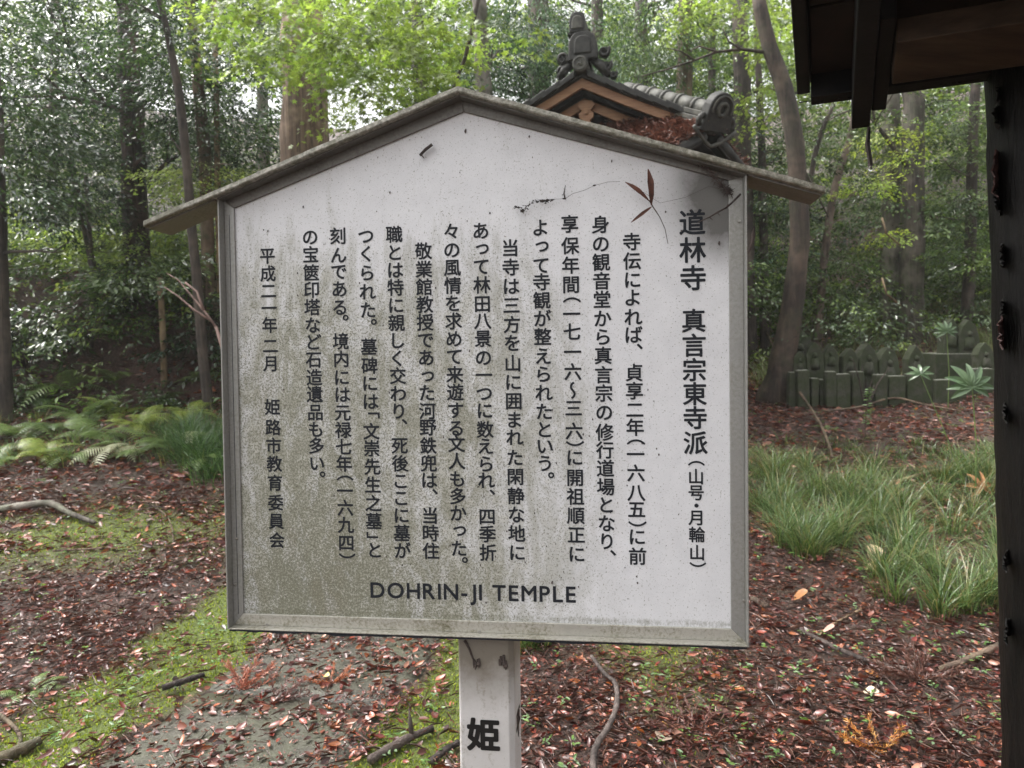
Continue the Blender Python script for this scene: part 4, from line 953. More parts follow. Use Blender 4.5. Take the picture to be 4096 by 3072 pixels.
t = trunk('cedar_tree','grey cedar trunk directly above the roof peak', [(1033,0),(1038,80),(1042,150),(1045,220)], [30,32,34,36], 8.8, B_GREY, limbs=5)
crown(t, [(1010,200,9.3,.6,.5,.5,60),(1090,120,9.6,.6,.5,.6,80)], M_DULL, pal=DARKG, leaf=.05)
t = trunk('maple_tree','green maple spreading bright layered leaves above the left roof slope', [(1040,-40),(1020,60),(1008,130),(985,190),(930,270),(905,330)], [10,9,8,7,6,5], 6.4, B_DARK, up_to=3.5, base=False)
crown(t, [(560,30,6.6,.50,.5,.22,34),(540,110,6.8,.25,.3,.18,12),(740,30,6.5,.5,.5,.22,44),(800,110,6.3,.38,.5,.22,34),(900,40,6.4,.5,.5,.26,40),(770,180,6.4,.24,.3,.16,14),(860,180,6.3,.36,.4,.2,24),(880,290,6.2,.26,.3,.16,15),(960,290,6.2,.2,.3,.14,10),(1090,90,6.6,.25,.3,.18,7),(640,80,6.7,.3,.3,.10,9)], M_THIN, T_MAPLE, pal=LIME, leaf=.042, wr=1.0, per=40, droop=.5, length=.42)
mb = MB()
t = trunk('conifer_tree','dark conifer trunk behind the gate ornament', [(1160,0),(1165,150),(1170,300)], [44,46,48], 10.5, B_DARK, limbs=6)
crown(t, [(1130,40,9.2,.45,.4,.5,70),(1060,90,9.6,.5,.4,.6,60),(1200,130,9.4,.5,.5,.5,60)], M_DULL, pal=BLUEG, leaf=.06, wr=.25, droop=1.1)
for lab, pts, ws, dp, m_ in (('slim dark trunk between the gate ornament and the leaning tree', [(1385,0),(1385,120),(1390,300)], [26,28,30], 12.5, B_DARK),
        ('dark trunk with a lump, right of centre behind the branch', [(1478,160),(1476,250),(1472,360)], [34,36,38], 11.0, B_BROWN),
        ('pair-forming dark trunk left of the leaning tree', [(1535,0),(1538,150),(1540,330)], [14,16,18], 12.5, B_DARK),
        ('black trunk just left of the leaning tree, backlit', [(1598,0),(1600,150),(1604,330)], [30,34,36], 11.5, B_DARK),
        ('faint trunk left of the gate ornament', [(900,0),(905,150),(910,300)], [26,28,30], 12.5, B_DARK),
        ('slender distant trunk in the upper left corner', [(120,0),(118,150),(112,420)], [16,18,20], 11.5, B_DARK),
        ('pale distant trunk behind the cedar, left of it', [(560,0),(566,150),(570,330)], [20,22,24], 12.5, B_GREY),
        ('thin brown trunk standing behind the left frame edge', [(470,380),(472,500),(475,660)], [12,13,14], 9.5, B_TAN)):
    trunk('forest_tree', lab, pts, ws, dp, m_, 'tree trunks in the wood', limbs=0 if m_ is B_TAN else 5)
t = trunk('leaning_tree','smooth leaning tree with curved trunk right of the sign', [(1636,-20),(1648,60),(1672,130),(1696,190),(1712,260),(1724,380),(1728,500),(1722,600),(1706,700),(1690,770),(1672,870)], [27,30,33,35,37,38,40,43,47,54,70], 6.6, B_LEAN, rough=.07, up_to=4.5)
ld = 6.6+DD[t.name]; lm = ld/6.6
mb = MB(); mb.tube([Vector(D(x,y,ld))-t.location for x,y in ((1690,140),(1650,112),(1600,106),(1550,112),(1500,130),(1440,150),(1385,165))], [.020*lm,.017*lm,.014*lm,.012*lm,.010*lm,.008*lm,.005*lm], 8, .1); put('branch', mb, B_LEAN, t, True)
for a, b, c_ in (((1550,112),(1510,100),(1490,110)),((1500,130),(1470,110),(1440,104)),((1600,106),(1575,90),(1560,60)),((1720,330),(1760,410),(1790,470)),((1725,160),(1745,90),(1752,0))):
    mb = MB(); mb.tube([Vector(D(*a,ld))-t.location, Vector(D(*b,ld-.1))-t.location, Vector(D(*c_,ld-.1))-t.location], [.010*lm,.008*lm,.004*lm], 6); put('branch', mb, B_LEAN, t, True)
crown(t, [(1570,20,7.8,.55,.5,.25,34),(1690,60,7.6,.30,.5,.45,40),(1700,170,7.8,.22,.3,.30,18),(1630,230,8.2,.2,.3,.2,8),(1480,40,8.4,.4,.4,.2,14)], M_THIN, T_MAPLE, pal=LIME, leaf=.045, wr=1.0, per=36, droop=.4)
t = trunk('dark_branching_tree','thin black curved stem crossing behind the leaning tree', [(1800,225),(1770,290),(1752,370),(1738,520),(1730,640)], [9,10,11,12,13], 7.3, B_DARK, up_to=3.2)
t = trunk('slim_tree','pale slim trunk bending between the leaning tree and the twin trunks', [(1850,230),(1828,330),(1802,400),(1790,480),(1778,580),(1768,700)], [12,13,15,16,16,18], 8.0, bark('pale_bark',(.09,.065,.05),(.19,.14,.11),12,3), up_to=3.4, limbs=4)
crown(t, [(1790,300,8.8,.5,.5,.4,50),(1870,440,9.8,.45,.4,.3,40),(1840,560,8.8,.35,.4,.25,50)], M_DULL, pal=SOFT, leaf=.05)
t = trunk('cedar_tree','left trunk of the pair of straight cedars with a climbing vine', [(1925,150),(1926,350),(1924,500),(1922,730)], [34,36,38,42], 9.6, B_GREY, up_to=7, rough=.12)
mb = MB()
for (xa,ya),(xb,yb),(xc,yc) in (((1905,470),(1915,505),(1945,530)),((1905,600),(1915,635),(1945,660))): mb.tube([Vector(D(x,y,9.35))-t.location for x,y in ((xa,ya),(xb,yb),(xc,yc))], .012, 6)
put('vine', mb, B_TAN, t, True)
t = trunk('cedar_tree','right trunk of the pair of straight cedars, darker bark', [(1972,150),(1974,350),(1972,500),(1966,740)], [42,44,46,50], 9.3, B_GREYD, up_to=7, rough=.12, limbs=3)
crown(t, [(1915,285,8.2,.35,.4,.10,16),(1950,340,7.9,.16,.2,.08,6),(1870,395,7.8,.30,.3,.08,14),(1900,510,8.0,.3,.3,.08,9)], M_THIN, pal=((.30,.36,.07),(.22,.30,.06)), leaf=.05)
t = trunk('broadleaf_tree','leafy bright green tree between the twin cedars and the shelter post', [(2110,150),(2100,300),(2098,500),(2090,650)], [18,20,22,24], 8.8, B_DARK, limbs=7)
crown(t, [(2075,260,9.0,.38,.5,.30,60),(2110,340,8.8,.35,.5,.25,50),(2080,430,8.4,.30,.4,.18,34),(2110,490,8.4,.3,.4,.2,34),(2070,540,8.2,.35,.3,.10,22)], M_THIN, pal=LIME[:1]+MIDG+SOFT, leaf=.06)
t = trunk('sapling','pale tan bare sapling stem on the bank left of the sign', [(345,600),(352,700),(352,760),(356,830)], [12,13,13,14], 6.9, B_TAN, base=True, up_to=0)
crown(t, [(290,600,6.8,.45,.35,.13,44),(340,560,6.8,.25,.3,.10,18)], M_GLOSS, pal=MIDG+SOFT, leaf=.065)
t = trunk('broadleaf_tree','grey-green leafy tree filling the gap between gate roof and leaning tree', [(1640,200),(1646,330),(1650,560)], [14,16,18], 9.2, B_DARK, limbs=6)
crown(t, [(1480,230,9.6,.6,.5,.5,90),(1580,300,9.4,.6,.5,.5,100),(1660,420,9.2,.55,.5,.5,110),(1680,560,9.2,.4,.4,.3,60),(1350,130,9.8,.6,.5,.5,80)], M_GLOSS, pal=SOFT+BLUEG, leaf=.055)
t = trunk('conifer_tree','drooping conifer with pale sprays behind the gate roof', [(1290,-20),(1290,150),(1292,300)], [24,26,28], 11.0, B_DARK, limbs=4)
crown(t, [(1250,60,10.2,.7,.5,.6,80),(1340,150,10.0,.6,.5,.5,80),(1420,60,10.4,.6,.5,.5,80)], M_DULL, pal=BLUEG+SOFT, leaf=.06, wr=.3, droop=.9)

# ------------------------------------------------------------------ woods and undergrowth further back (uncountable mass)
bl = []
for k in range(380):
    y = 12 + 12*random.random()**1.2; x = random.uniform(-1,1)*(y*.80+1.5); g0 = float(G(x,y)); z = g0 + random.uniform(.2, 6.5)
    bl.append(((x,y,z), .8,.7,.6, 22 if y < 16 else 16))
foliage('distant_woods', bl[:200], M_DULL, pal=DARKG+SOFT+MIDG, leaf=.085, per=30, wr=.5, length=.6)['kind'] = 'stuff'
foliage('distant_woods', bl[200:], M_THIN, pal=LIME+SOFT+MIDG, leaf=.09, per=28, wr=.5, length=.6)['kind'] = 'stuff'
bl = []
for k in range(150):
    y = random.uniform(15,24); x = random.uniform(-1,1)*(y*.75+1); bl.append(((x,y,float(G(x,y))+random.uniform(4,10)), 1.2,1.0,.8, 26))
foliage('distant_woods', bl, M_THIN, pal=LIME+SOFT, leaf=.12, per=26, wr=.5, length=.8)['kind'] = 'stuff'
bl = []
for k in range(300):
    y = random.uniform(9.6,15); x = random.uniform(-1,1)*(y*.75+.5); g0 = float(G(x,y))
    if x > .5 and y < 10.6: continue
    bl.append(((x,y,g0+random.uniform(.05,1.5)*(1 if x > .3 else .4)), .5,.4,.28, 16))
for k in range(330):
    y = random.uniform(14.5,27); x = random.uniform(-1,1)*(y*.78+1); bl.append(((x,y,float(G(x,y))+random.uniform(.1,1.8)), 1.0,.8,.5, 18))
for k in range(135):
    y = random.uniform(11.5,18.5); x = random.uniform(1.5,y*.8); bl.append(((x,y,float(G(x,y))+random.uniform(.3,4.6)), .7,.6,.5, 20))
for k in range(120):
    y = random.uniform(7.9,10.2); x = random.uniform(-7.5,-1.5); bl.append(((x,y,float(G(x,y))+random.uniform(.02,.15)), .35,.3,.12, 9))
foliage('undergrowth', bl, M_GLOSS, pal=MIDG+SOFT+SOFT+LIME[:3], leaf=.07, per=26, wr=.4, length=.4)['kind'] = 'stuff'
for o in C.objects:
    if o.name.startswith('distant_woods'): o['label'] = 'sunlit leafy wood on the rising hillside in the distance'; o['category'] = 'woods'
    if o.name.startswith('undergrowth'): o['label'] = 'low leafy undergrowth covering the hillside'; o['category'] = 'undergrowth'

# shrubs one can tell apart
def shrub(name, label, x, y, blobs, m_, n=7, **kw):
    p = ground_at(x, y); r = empty(name, label, 'shrub', tuple(p)); mb = MB()
    for k in range(n):
        a = random.uniform(0,6.28); q_ = Vector((math.cos(a)*.25, math.sin(a)*.2, random.uniform(.35,.6))); mb.tube([(0,0,-.05), q_*.5+Vector((0,0,.05)), q_], [.012,.008,.004], 5)
    put('stems', mb, B_TWIG, r)
    bl = [(p + np.array([dx,dy,dz]), rx, ry, rz_, nn) for dx,dy,dz,rx,ry,rz_,nn in blobs]
    o = foliage('leaves', bl, m_, None, **kw); o.data.transform(Matrix.Translation(-r.location)); o.parent = r
bl = []
for k in range(100):
    y = random.uniform(8.3,12.5); x = random.uniform(-8,-2.6); bl.append(((x,y,float(G(x,y))+random.uniform(.1,.7)), .4,.4,.16, 9))
foliage('undergrowth', bl, M_THIN, pal=LIME+((.30,.36,.10),), leaf=.06, per=22, wr=.45, length=.35)['kind'] = 'stuff'  # sunlit brightness of the bank top put into the lime leaf colours
C.objects['undergrowth.001']['label'] = 'yellow-green sunlit growth along the top of the left bank'; C.objects['undergrowth.001']['category'] = 'undergrowth'
shrub('glossy_shrub','large dark glossy shrub at the left edge above the ferns', 60, 800, [(0,0,.4,.5,.35,.25,60),(-.3,.2,.7,.4,.4,.2,36)], M_GLOSS, pal=DARKG+MIDG, leaf=.07)
shrub('glossy_shrub','dark glossy shrub on the bank below the thin black stems', 190, 770, [(0,0,.4,.45,.3,.25,46),(.3,.2,.8,.4,.3,.15,24)], M_GLOSS, pal=MIDG+SOFT, leaf=.065)
shrub('glossy_shrub','small shrub tucked against the left frame on the bank', 440, 800, [(0,0,.3,.3,.3,.2,40),(.1,.3,.8,.3,.3,.2,30)], M_GLOSS, pal=DARKG, leaf=.06)
shrub('nandina_shrub','shrub with white-glinting leaves arching over the stone steles', 1870, 884, [(-.30,.25,1.02,.30,.2,.03,4),(.30,.25,.98,.28,.2,.03,4),(.0,.2,1.12,.50,.2,.03,7),(.1,.3,1.24,.45,.2,.03,6)], leaf_mat('pale_glossy_leaf',.16,.2,(1.4,1.6,.9),1.0), pal=((.16,.20,.13),(.10,.14,.08)), leaf=.055, per=15, droop=.55)
shrub('small_shrub','low green shrub on the slope right of the twin cedars', 2080, 600, [(0,0,.25,.6,.4,.18,60)], M_THIN, pal=MIDG+LIME[:1], leaf=.06)

# ------------------------------------------------------------------ ferns
def frond_mesh(L, n=26, droop=.8, seed=0):
    rnd = random.Random(seed); mb = MB(); pts = []
    for i in range(n+1):
        t = i/n; pts.append(Vector((t*L*.86, 0, L*(.75*t - droop*t*t))))
    mb.tube(pts, [.003*(1-.8*i/n)+.0004 for i in range(n+1)], 4)
    for i in range(2, n):
        t = i/n; w_ = L*.25*math.sin(math.pi*min(1,t*.9+.12))**.9*(1-.25*t); d = (pts[i+1]-pts[i-1]).normalized(); b = .5*L/n
        for s_ in (-1,1):
            side = Vector((0,s_,0)); m_ = 5; prev = None; vs = []
            for j in range(m_+1):
                u_ = j/m_; c = pts[i] + side*w_*u_ + d*w_*.30*u_ - Vector((0,0,w_*.22*u_*u_)); hw = b*.62*(1-u_)**.6*(1.2 if j%2 else .7) + .0006
                vs += [c + d*hw, c - d*hw]
            mb.add(vs, [(2*j,2*j+1,2*j+3,2*j+2) for j in range(m_)])
    return mb.mesh('frond')
FR = [frond_mesh(1.0, 22, .80, 1), frond_mesh(1.0, 20, 1.05, 2), frond_mesh(1.0, 24, .62, 3)]
def plain_leaf_mat(name, c1, c2, rough=.4, tr=.35):
    mt, nt, bs, out = mat(name); n = noise(nt, coords(nt), 6, 4); c = ramp(nt, n, [(.35,c1),(.65,c2)]); nt.links.new(c, bs.inputs['Base Color']); bs.inputs['Roughness'].default_value = rough
    t_ = N(nt,'ShaderNodeBsdfTranslucent'); nt.links.new(c, t_.inputs[0]); ms = N(nt,'ShaderNodeMixShader'); ms.inputs[0].default_value = tr
    nt.links.new(bs.outputs[0], ms.inputs[1]); nt.links.new(t_.outputs[0], ms.inputs[2]); nt.links.new(ms.outputs[0], out.inputs[0]); return mt
M_FG = plain_leaf_mat('fern_green', (.13,.20,.06), (.22,.31,.10)); M_FY = plain_leaf_mat('fern_yellow_green', (.20,.28,.05), (.32,.38,.08)); M_FP = plain_leaf_mat('fern_cream', (.42,.44,.26), (.58,.58,.40)); M_FD = plain_leaf_mat('fern_dark', (.08,.14,.045), (.13,.20,.07))
FM = {}
def fern(label, x, y, size, m_, n=7, a0=None, spread=6.28):
    size = size*(1.15 if y < 1100 else 1.0); n = n + (3 if n > 4 else 1); p = ground_at(x, y+25 if y < 1100 else y); r = empty('fern', label, 'fern', (p[0],p[1],p[2]-.01), 'ferns at the foot of the bank')
    for k in range(n):
        key = (k%3, m_.name)
        if key not in FM: me = FR[k%3].copy(); me.materials.append(m_); FM[key] = me
        o = link('frond', FM[key], None, r); a = (random.uniform(0,6.28) if a0 is None else a0 + spread*(k/(max(1,n-1))-.5) + random.gauss(0,.1)); s_ = size*random.uniform(.75,1.1)
        o.rotation_euler = (random.uniform(-.25,.25), random.uniform(-.35,.15), a); o.scale = (s_,s_,s_)
fern('cream-coloured fern arching over in front, palest of the group', 262, 950, .50, M_FP, 4, -1.3, 2.0)
fern('bright green fern just left of the cream one', 165, 965, .42, M_FG, 6)
fern('large green fern at the left edge above the litter', 40, 920, .55, M_FG, 8)
fern('green fern below the dark glossy shrub', 180, 880, .52, M_FG, 8)
fern('dark green fern half in shade under the left shrub', 90, 850, .48, M_FD, 7)
fern('tan and yellow fern in the middle of the bank foot', 305, 900, .42, M_FY, 7)
fern('yellow-green fern at the foot of the tan sapling', 400, 880, .5, M_FY, 8)
fern('pale fern against the left frame with one flat creamy frond', 430, 925, .45, M_FP, 4)
fern('small green fern tucked under the sapling', 350, 850, .4, M_FD, 6)
for lab_, x_, y_, s_z, m_z in (('bright fern climbing the bank left of the tan sapling',250,800,.5,M_FG),('lime green fern high on the bank at the far left',20,790,.5,M_FY),('green fern midway up the bank',150,820,.55,M_FG),('light green fern at the bank top by the left frame',430,800,.45,M_FG),('yellow-green fern low beside the large left fern',95,965,.42,M_FY),('pale green fern among the grass near the sapling foot',370,940,.42,M_FG),('wide light green fern in the middle of the fern bed',215,925,.5,M_FG)):
    fern(lab_, x_, y_, s_z, m_z, 7)
fern('broad green fern between the cream fern and the tan one', 300, 960, .40, M_FG, 6)
fern('mid green fern low against the bank left of centre', 130, 905, .5, M_FD, 7)
fern('olive fern hanging over the litter at the far left', -10, 985, .42, M_FG, 6)
fern('yellowing fern in front of the dark bank behind the sapling', 255, 875, .45, M_FY, 6)
fern('fresh green fern close to the sign frame at knee height', 445, 975, .36, M_FG, 6)
fern('green fern tuft at the left edge of the moss strip, nearest the camera', 60, 1500, .20, M_FG, 6)
fern('small fern sprig on the litter left of the sign post', 345, 1225, .13, M_FG, 5)
fern('tiny fern by the stone row under the leaning tree', 1785, 905, .2, M_FG, 5)
fern('lime fern sprig in the tall grass', 1950, 1195, .18, M_FY, 3)

# ------------------------------------------------------------------ grass
def grass(name, label, pts, n, hmin, hmax, cols, wd=.0035, kind='stuff', m_=M_GRASS):
    """pts: (x, y, spread) clump centres"""
    pts = np.array(pts); idx = rng.integers(0, len(pts), n); c = pts[idx]
    a = rng.random(n)*6.283; r = np.abs(rng.normal(size=n))*c[:,2]; x = c[:,0]+np.cos(a)*r; y = c[:,1]+np.sin(a)*r; z = G(x,y)
    h = hmin+(hmax-hmin)*rng.random(n); lean = .35+.9*rng.random(n); ph = a + rng.normal(size=n)*.7; seg = 5; k = (seg+1)*2
    V = np.zeros((n,k,3)); tw = rng.normal(size=n)*.6
    for i in range(seg+1):
        t = i/seg; fx = lean*h*t**1.7; fz = h*(t - .38*lean*t**2.4)
        w_ = wd*(1-t*.92)*(.7+.6*h/hmax); cx = x+np.cos(ph)*fx; cy = y+np.sin(ph)*fx; sx = -np.sin(ph+tw); sy = np.cos(ph+tw)
        V[:,2*i] = np.stack([cx+sx*w_, cy+sy*w_, z+fz],1); V[:,2*i+1] = np.stack([cx-sx*w_, cy-sy*w_, z+fz],1)
    f = np.array([(2*i,2*i+1,2*i+3,2*i+2) for i in range(seg)]); Fa = (f[None]+(np.arange(n)*k)[:,None,None]).reshape(-1,4)
    cols = np.array(cols); col = cols[rng.integers(0,len(cols),n)]*(.7+.6*rng.random((n,1)))
    o = link(name, np_mesh(name, V.reshape(-1,3), Fa, np.repeat(col,k,0)), m_, None, label=label, category='grass', kind=kind); return o
GR = ((.06,.11,.034),(.09,.15,.048),(.036,.065,.022),(.13,.19,.065),(.10,.165,.055),(.25,.22,.10))
pts = []
for k in range(120):
    x = random.uniform(1570,2230); y = random.uniform(1010,1335)
    if y > 1150 + (x-1620)*.50: continue
    if random.random() > .45 + .55*(fbm(x*.02,y*.03) > .45): continue
    p = ground_at(x,y); pts.append((p[0],p[1],.035+.045*random.random()))
grass('grass', 'tall arching green grass growing right of the sign', pts, 10500, .12, .42, GR, .0024)
pts = []
for k in range(40):
    x = random.uniform(1620,2200); y = random.uniform(960,1060); p = ground_at(x,y); pts.append((p[0],p[1],.07))
grass('grass', 'shorter sparse grass between the litter and the tall grass', pts, 1500, .07, .2, GR, .0035)
pts = [];
for k in range(36):
    x = random.choice((random.uniform(330,520), random.uniform(-60,520))); y = random.uniform(905,1010); p = ground_at(x,y); pts.append((p[0],p[1],.12))
grass('grass', 'soft green grass among the ferns at the foot of the bank', pts, 3000, .08, .22, GR)
pts = [tuple(ground_at(random.uniform(385,500), random.uniform(940,1035))[:2])+(.10,) for k in range(16)]
grass('grass', 'long drooping grass against the left frame of the sign', pts, 1900, .16, .36, ((.07,.13,.05),(.10,.17,.07),(.05,.10,.04)), .0042)
pts = [tuple(ground_at(x,y)[:2])+(.035,) for x,y in ((1150,1395),(1165,1400),(1140,1405))]
grass('grass_tuft', 'green grass tuft beside the post just under the board', pts, 260, .10, .22, GR, .0028)
pts = []
for k in range(110):
    y = random.uniform(9.8,15); x = random.uniform(1.2, y*.75); pts.append((x,y,.25))
grass('grass', 'pale thin grass on the slope behind the stones', pts, 8000, .15, .4, ((.20,.24,.12),(.14,.18,.08),(.26,.26,.15)), .006)

# ------------------------------------------------------------------ leaf litter, needles, moss tufts
def scatter(n, ymin, ymax, spread=.74, bias=1.0):
    y = ymin + (ymax-ymin)*rng.random(n)**bias; x = (rng.random(n)*2-1)*(y*spread+.35); return x, y
LIT = np.array([.92,.68,.60])*np.array([(.16,.032,.022),(.10,.024,.020),(.22,.055,.032),(.34,.15,.10),(.42,.25,.18),(.07,.03,.024),(.18,.08,.055),(.25,.12,.09),(.32,.13,.04),(.11,.045,.035),(.08,.035,.03),(.14,.035,.03)])  # pale pinkish tones put wet leaf glints into the colour
def litter(n, ymin, ymax, L0, L1, T, bias=1.0, zoff=.008, filt=None, name='leaf_litter', cols=LIT, wr=.5, tilt=.38, label='wet red-brown fallen leaves covering the forest floor'):
    x, y = scatter(n, ymin, ymax, bias=bias); ok = rng.random(n) < (filt(x,y) if filt else 1); x, y = x[ok], y[ok]; n = len(x)
    s = path_s(x,y); onp = ((s > 0) & (s < PATHW)); z = G(x,y)+zoff+.02*rng.random(n)*(~onp) + np.where(onp, .014, 0)
    a = rng.random(n)*6.283; d = np.stack([np.cos(a),np.sin(a),rng.normal(size=n)*.22],1); nn_ = np.stack([rng.normal(size=n)*tilt,rng.normal(size=n)*tilt,np.ones(n)],1)
    L = L0+(L1-L0)*rng.random(n)**1.5; col = cols[rng.integers(0,len(cols),n)]*(.6+.7*rng.random((n,1)))
    link(name, leafmesh(name, np.stack([x,y,z],1), d, nn_, L, L*wr*(.7+.6*rng.random(n)), col, T), M_DEAD, None, kind='stuff', label=label, category='leaf litter')
def fl(x,y):
    s = path_s(x,y); onp = ((s > -.02) & (s < PATHW)); m_ = moss(x,y); cl = ss(.38,.6,fbm(x*3.3+31,y*3.3)); return np.where(onp, .32+.50*cl, (1-.80*m_)*(.55+.45*cl))
litter(17000, 2.0, 5.2, .014, .062, T_CURL, filt=fl, tilt=.75, wr=.42)
litter(52000, 2.0, 6.0, .006, .028, T_OVAL, filt=fl, tilt=.8, zoff=.010, wr=.38)
litter(14000, 2.0, 5.5, .02, .055, T_OVAL, filt=fl, tilt=.5, zoff=.002, cols=LIT*np.array([.45,.4,.42]))
litter(44000, 5.0, 11, .03, .085, T_OVAL, filt=fl, tilt=.7, wr=.42)
litter(30000, 5.5, 11.5, .05, .14, T_DIA, filt=fl, tilt=.8, zoff=.02, wr=.10, cols=np.array([(.10,.045,.03),(.16,.08,.06),(.24,.14,.10),(.06,.03,.022)]))
litter(18000, 9.5, 20, .06, .12, T_DIA)
PAL2 = np.array([(.12,.05,.035),(.07,.032,.024),(.20,.11,.08),(.05,.028,.02)])
litter(60000, 2.0, 6.0, .02, .11, T_DIA, zoff=.016, filt=lambda x,y: fl(x,y)*np.where((path_s(x,y)>0)&(path_s(x,y)<PATHW),.25,1), name='needle_litter', cols=PAL2, wr=.045, tilt=.8, label='brown cedar needles and fine twigs strewn between the leaves')
# moss tufts
x, y = scatter(150000, 2.1, 6.6); m_ = moss(x,y); ok = rng.random(len(x)) < m_*.95; x, y = x[ok], y[ok]; n = len(x)
a = rng.random(n)*6.283; d = np.stack([np.cos(a)*.7,np.sin(a)*.7,.5+rng.random(n)],1); L = .007+.013*rng.random(n); nn_ = rng.normal(size=(n,3))
col = np.array([(.20,.25,.035),(.29,.34,.05),(.12,.16,.025),(.38,.42,.07)])[rng.integers(0,4,n)]*(.7+.5*fbm(x*6,y*6)[:,None]*1.4)
link('moss', leafmesh('moss', np.stack([x,y,G(x,y)+.001+.010*((path_s(x,y)>0)&(path_s(x,y)<PATHW))],1), d, nn_, L, L*.5, col, T_DIA), M_MOSS, None, kind='stuff', label='bright green moss in strips along both sides of the path', category='moss')
# small green seedlings
x, y = scatter(1500, 2.3, 9); ok = (path_s(x,y) < 0)|(path_s(x,y) > PATHW); x,y = x[ok],y[ok]; n = len(x); k = 5
xx = np.repeat(x,k)+rng.normal(size=n*k)*.012; yy = np.repeat(y,k)+rng.normal(size=n*k)*.012; a = rng.random(n*k)*6.283
col = np.array([(.10,.20,.05),(.16,.28,.07),(.20,.30,.16)])[rng.integers(0,3,n*k)]
link('seedlings', leafmesh('seedlings', np.stack([xx,yy,G(xx,yy)+.02+.02*rng.random(n*k)],1), np.stack([np.cos(a),np.sin(a),.2+0*a],1), rng.normal(size=(n*k,3))*.3+np.array([0,0,1]), .018+.016*rng.random(n*k), .012+0*a, col, T_OVAL), M_THIN, None, kind='stuff', label='tiny green seedlings scattered through the leaf litter', category='seedlings')

# ------------------------------------------------------------------ branches and sticks on the ground, one by one
def stick(label, pts, w0, w1, m_=B_TWIG, lift=.02, hover=None, name='fallen_stick', side=()):
    P = []
    for i, (x, y) in enumerate(pts):
        p = ground_at(x, y).copy()
        if hover: p = p + np.array([0,0,hover[i]]) 
        P.append(Vector(p + np.array([0,0,lift])))
    w0 *= 1.6; w1 *= 1.6; P = [p_+Vector((0,0,.012)) for p_ in P]; n = len(P)
    Q = []; 
    for i in range(n-1):
        for j in range(4):
            t = j/4; p0 = P[max(i-1,0)]; p1 = P[i]; p2 = P[i+1]; p3 = P[min(i+2,n-1)]
            Q.append(.5*((2*p1)+(p2-p0)*t+(2*p0-5*p1+4*p2-p3)*t*t+(3*p1-p0-3*p2+p3)*t**3))
    Q.append(P[-1]); m_n = len(Q); mb = MB(); mb.tube(Q, [(w0+(w1-w0)*i/(m_n-1))*(1+.12*random.uniform(-1,1)) for i in range(m_n)], 8, .15)
    for (i, dx, dy, dz) in side: b = Q[min(m_n-1,i*4)]; mb.tube([b, b+Vector((dx,dy,dz))*.5+Vector((0,0,.004)), b+Vector((dx,dy,dz))], [w0*.55,w0*.4,w0*.15], 6)
    put(name, mb, m_, None, True, label=label, category='stick')
stick('long curved dark stick lying right of the sign post', [(1278,1443),(1305,1480),(1330,1505),(1332,1555),(1312,1605),(1290,1640),(1282,1680),(1285,1720)], .0050, .0090, bark('pale_glint_stick',(.06,.045,.04),(.17,.135,.12),20,6), lift=.045)  # pale highlights along the stick put into its bark colours
stick('dark forked stick at the path edge left of the post', [(800,1660),(850,1630),(890,1608),(935,1590)], .012, .008, side=((2,-.01,.02,.10),))
stick('short brown stick end just left of the post at the bottom edge', [(930,1665),(960,1640),(990,1622)], .009, .008)
stick('black straight stick lying across the stone path', [(352,1508),(400,1492),(442,1478)], .010, .007, lift=.035)
stick('arched pale-topped dead branch at the left on the moss', [(0,1110),(60,1108),(110,1110),(150,1125),(205,1138)], .020, .010, B_GREY, hover=(0,.03,.05,.03,0))
stick('thin reddish stick in the litter at the left', [(115,1200),(170,1197),(240,1193)], .005, .004, B_BROWN)
stick('thin curving twig in the litter near the left frame', [(310,1090),(345,1110),(370,1140),(375,1195)], .003, .003, B_BROWN)
stick('brown branch running out from the foot of the shelter post', [(2180,1400),(2140,1418),(2090,1440),(2030,1462)], .012, .008, B_BROWN, side=((2,-.10,-.08,-.005),))
stick('thin dark branch crossing the litter below the tall grass', [(1690,1355),(1760,1390),(1830,1425),(1900,1450),(1960,1462)], .006, .009)
stick('pale brown stick lying on the litter right of the board', [(1860,1330),(1795,1365),(1755,1400)], .005, .003, B_TAN)
stick('broken reddish stick against the lower right corner of the board', [(1625,1305),(1660,1325)], .011, .010, B_BROWN)
stick('longest pale fallen pole left of the palm seedling', [(1925,1052),(2010,1028),(2090,1010)], .012, .008, B_TAN)
stick('pale fallen pole crossing beneath the longest one', [(1910,1020),(2010,1026),(2095,1018)], .010, .007, B_TAN)
stick('short pale fallen pole near the palm seedling foot', [(2005,1040),(2080,1005)], .009, .006, B_TAN)
stick('thin bowed stick in front of the stones', [(1780,895),(1860,890),(1930,880),(2000,890),(2080,895)], .008, .006, B_BROWN, hover=(0,.03,.08,.05,0))
stick('long thin branch leaning down beside the right frame', [(1618,690),(1650,760),(1700,850),(1770,940),(1800,1000)], .010, .008, B_BROWN, hover=(.5,.4,.25,.1,0))
stick('dead twig curling on the litter at bottom left', [(0,1560),(35,1590),(45,1620),(20,1650)], .006, .004, B_BROWN)
stick('thick dark root end in the bottom left corner', [(-20,1668),(40,1640),(90,1615)], .020, .010, B_BROWN)
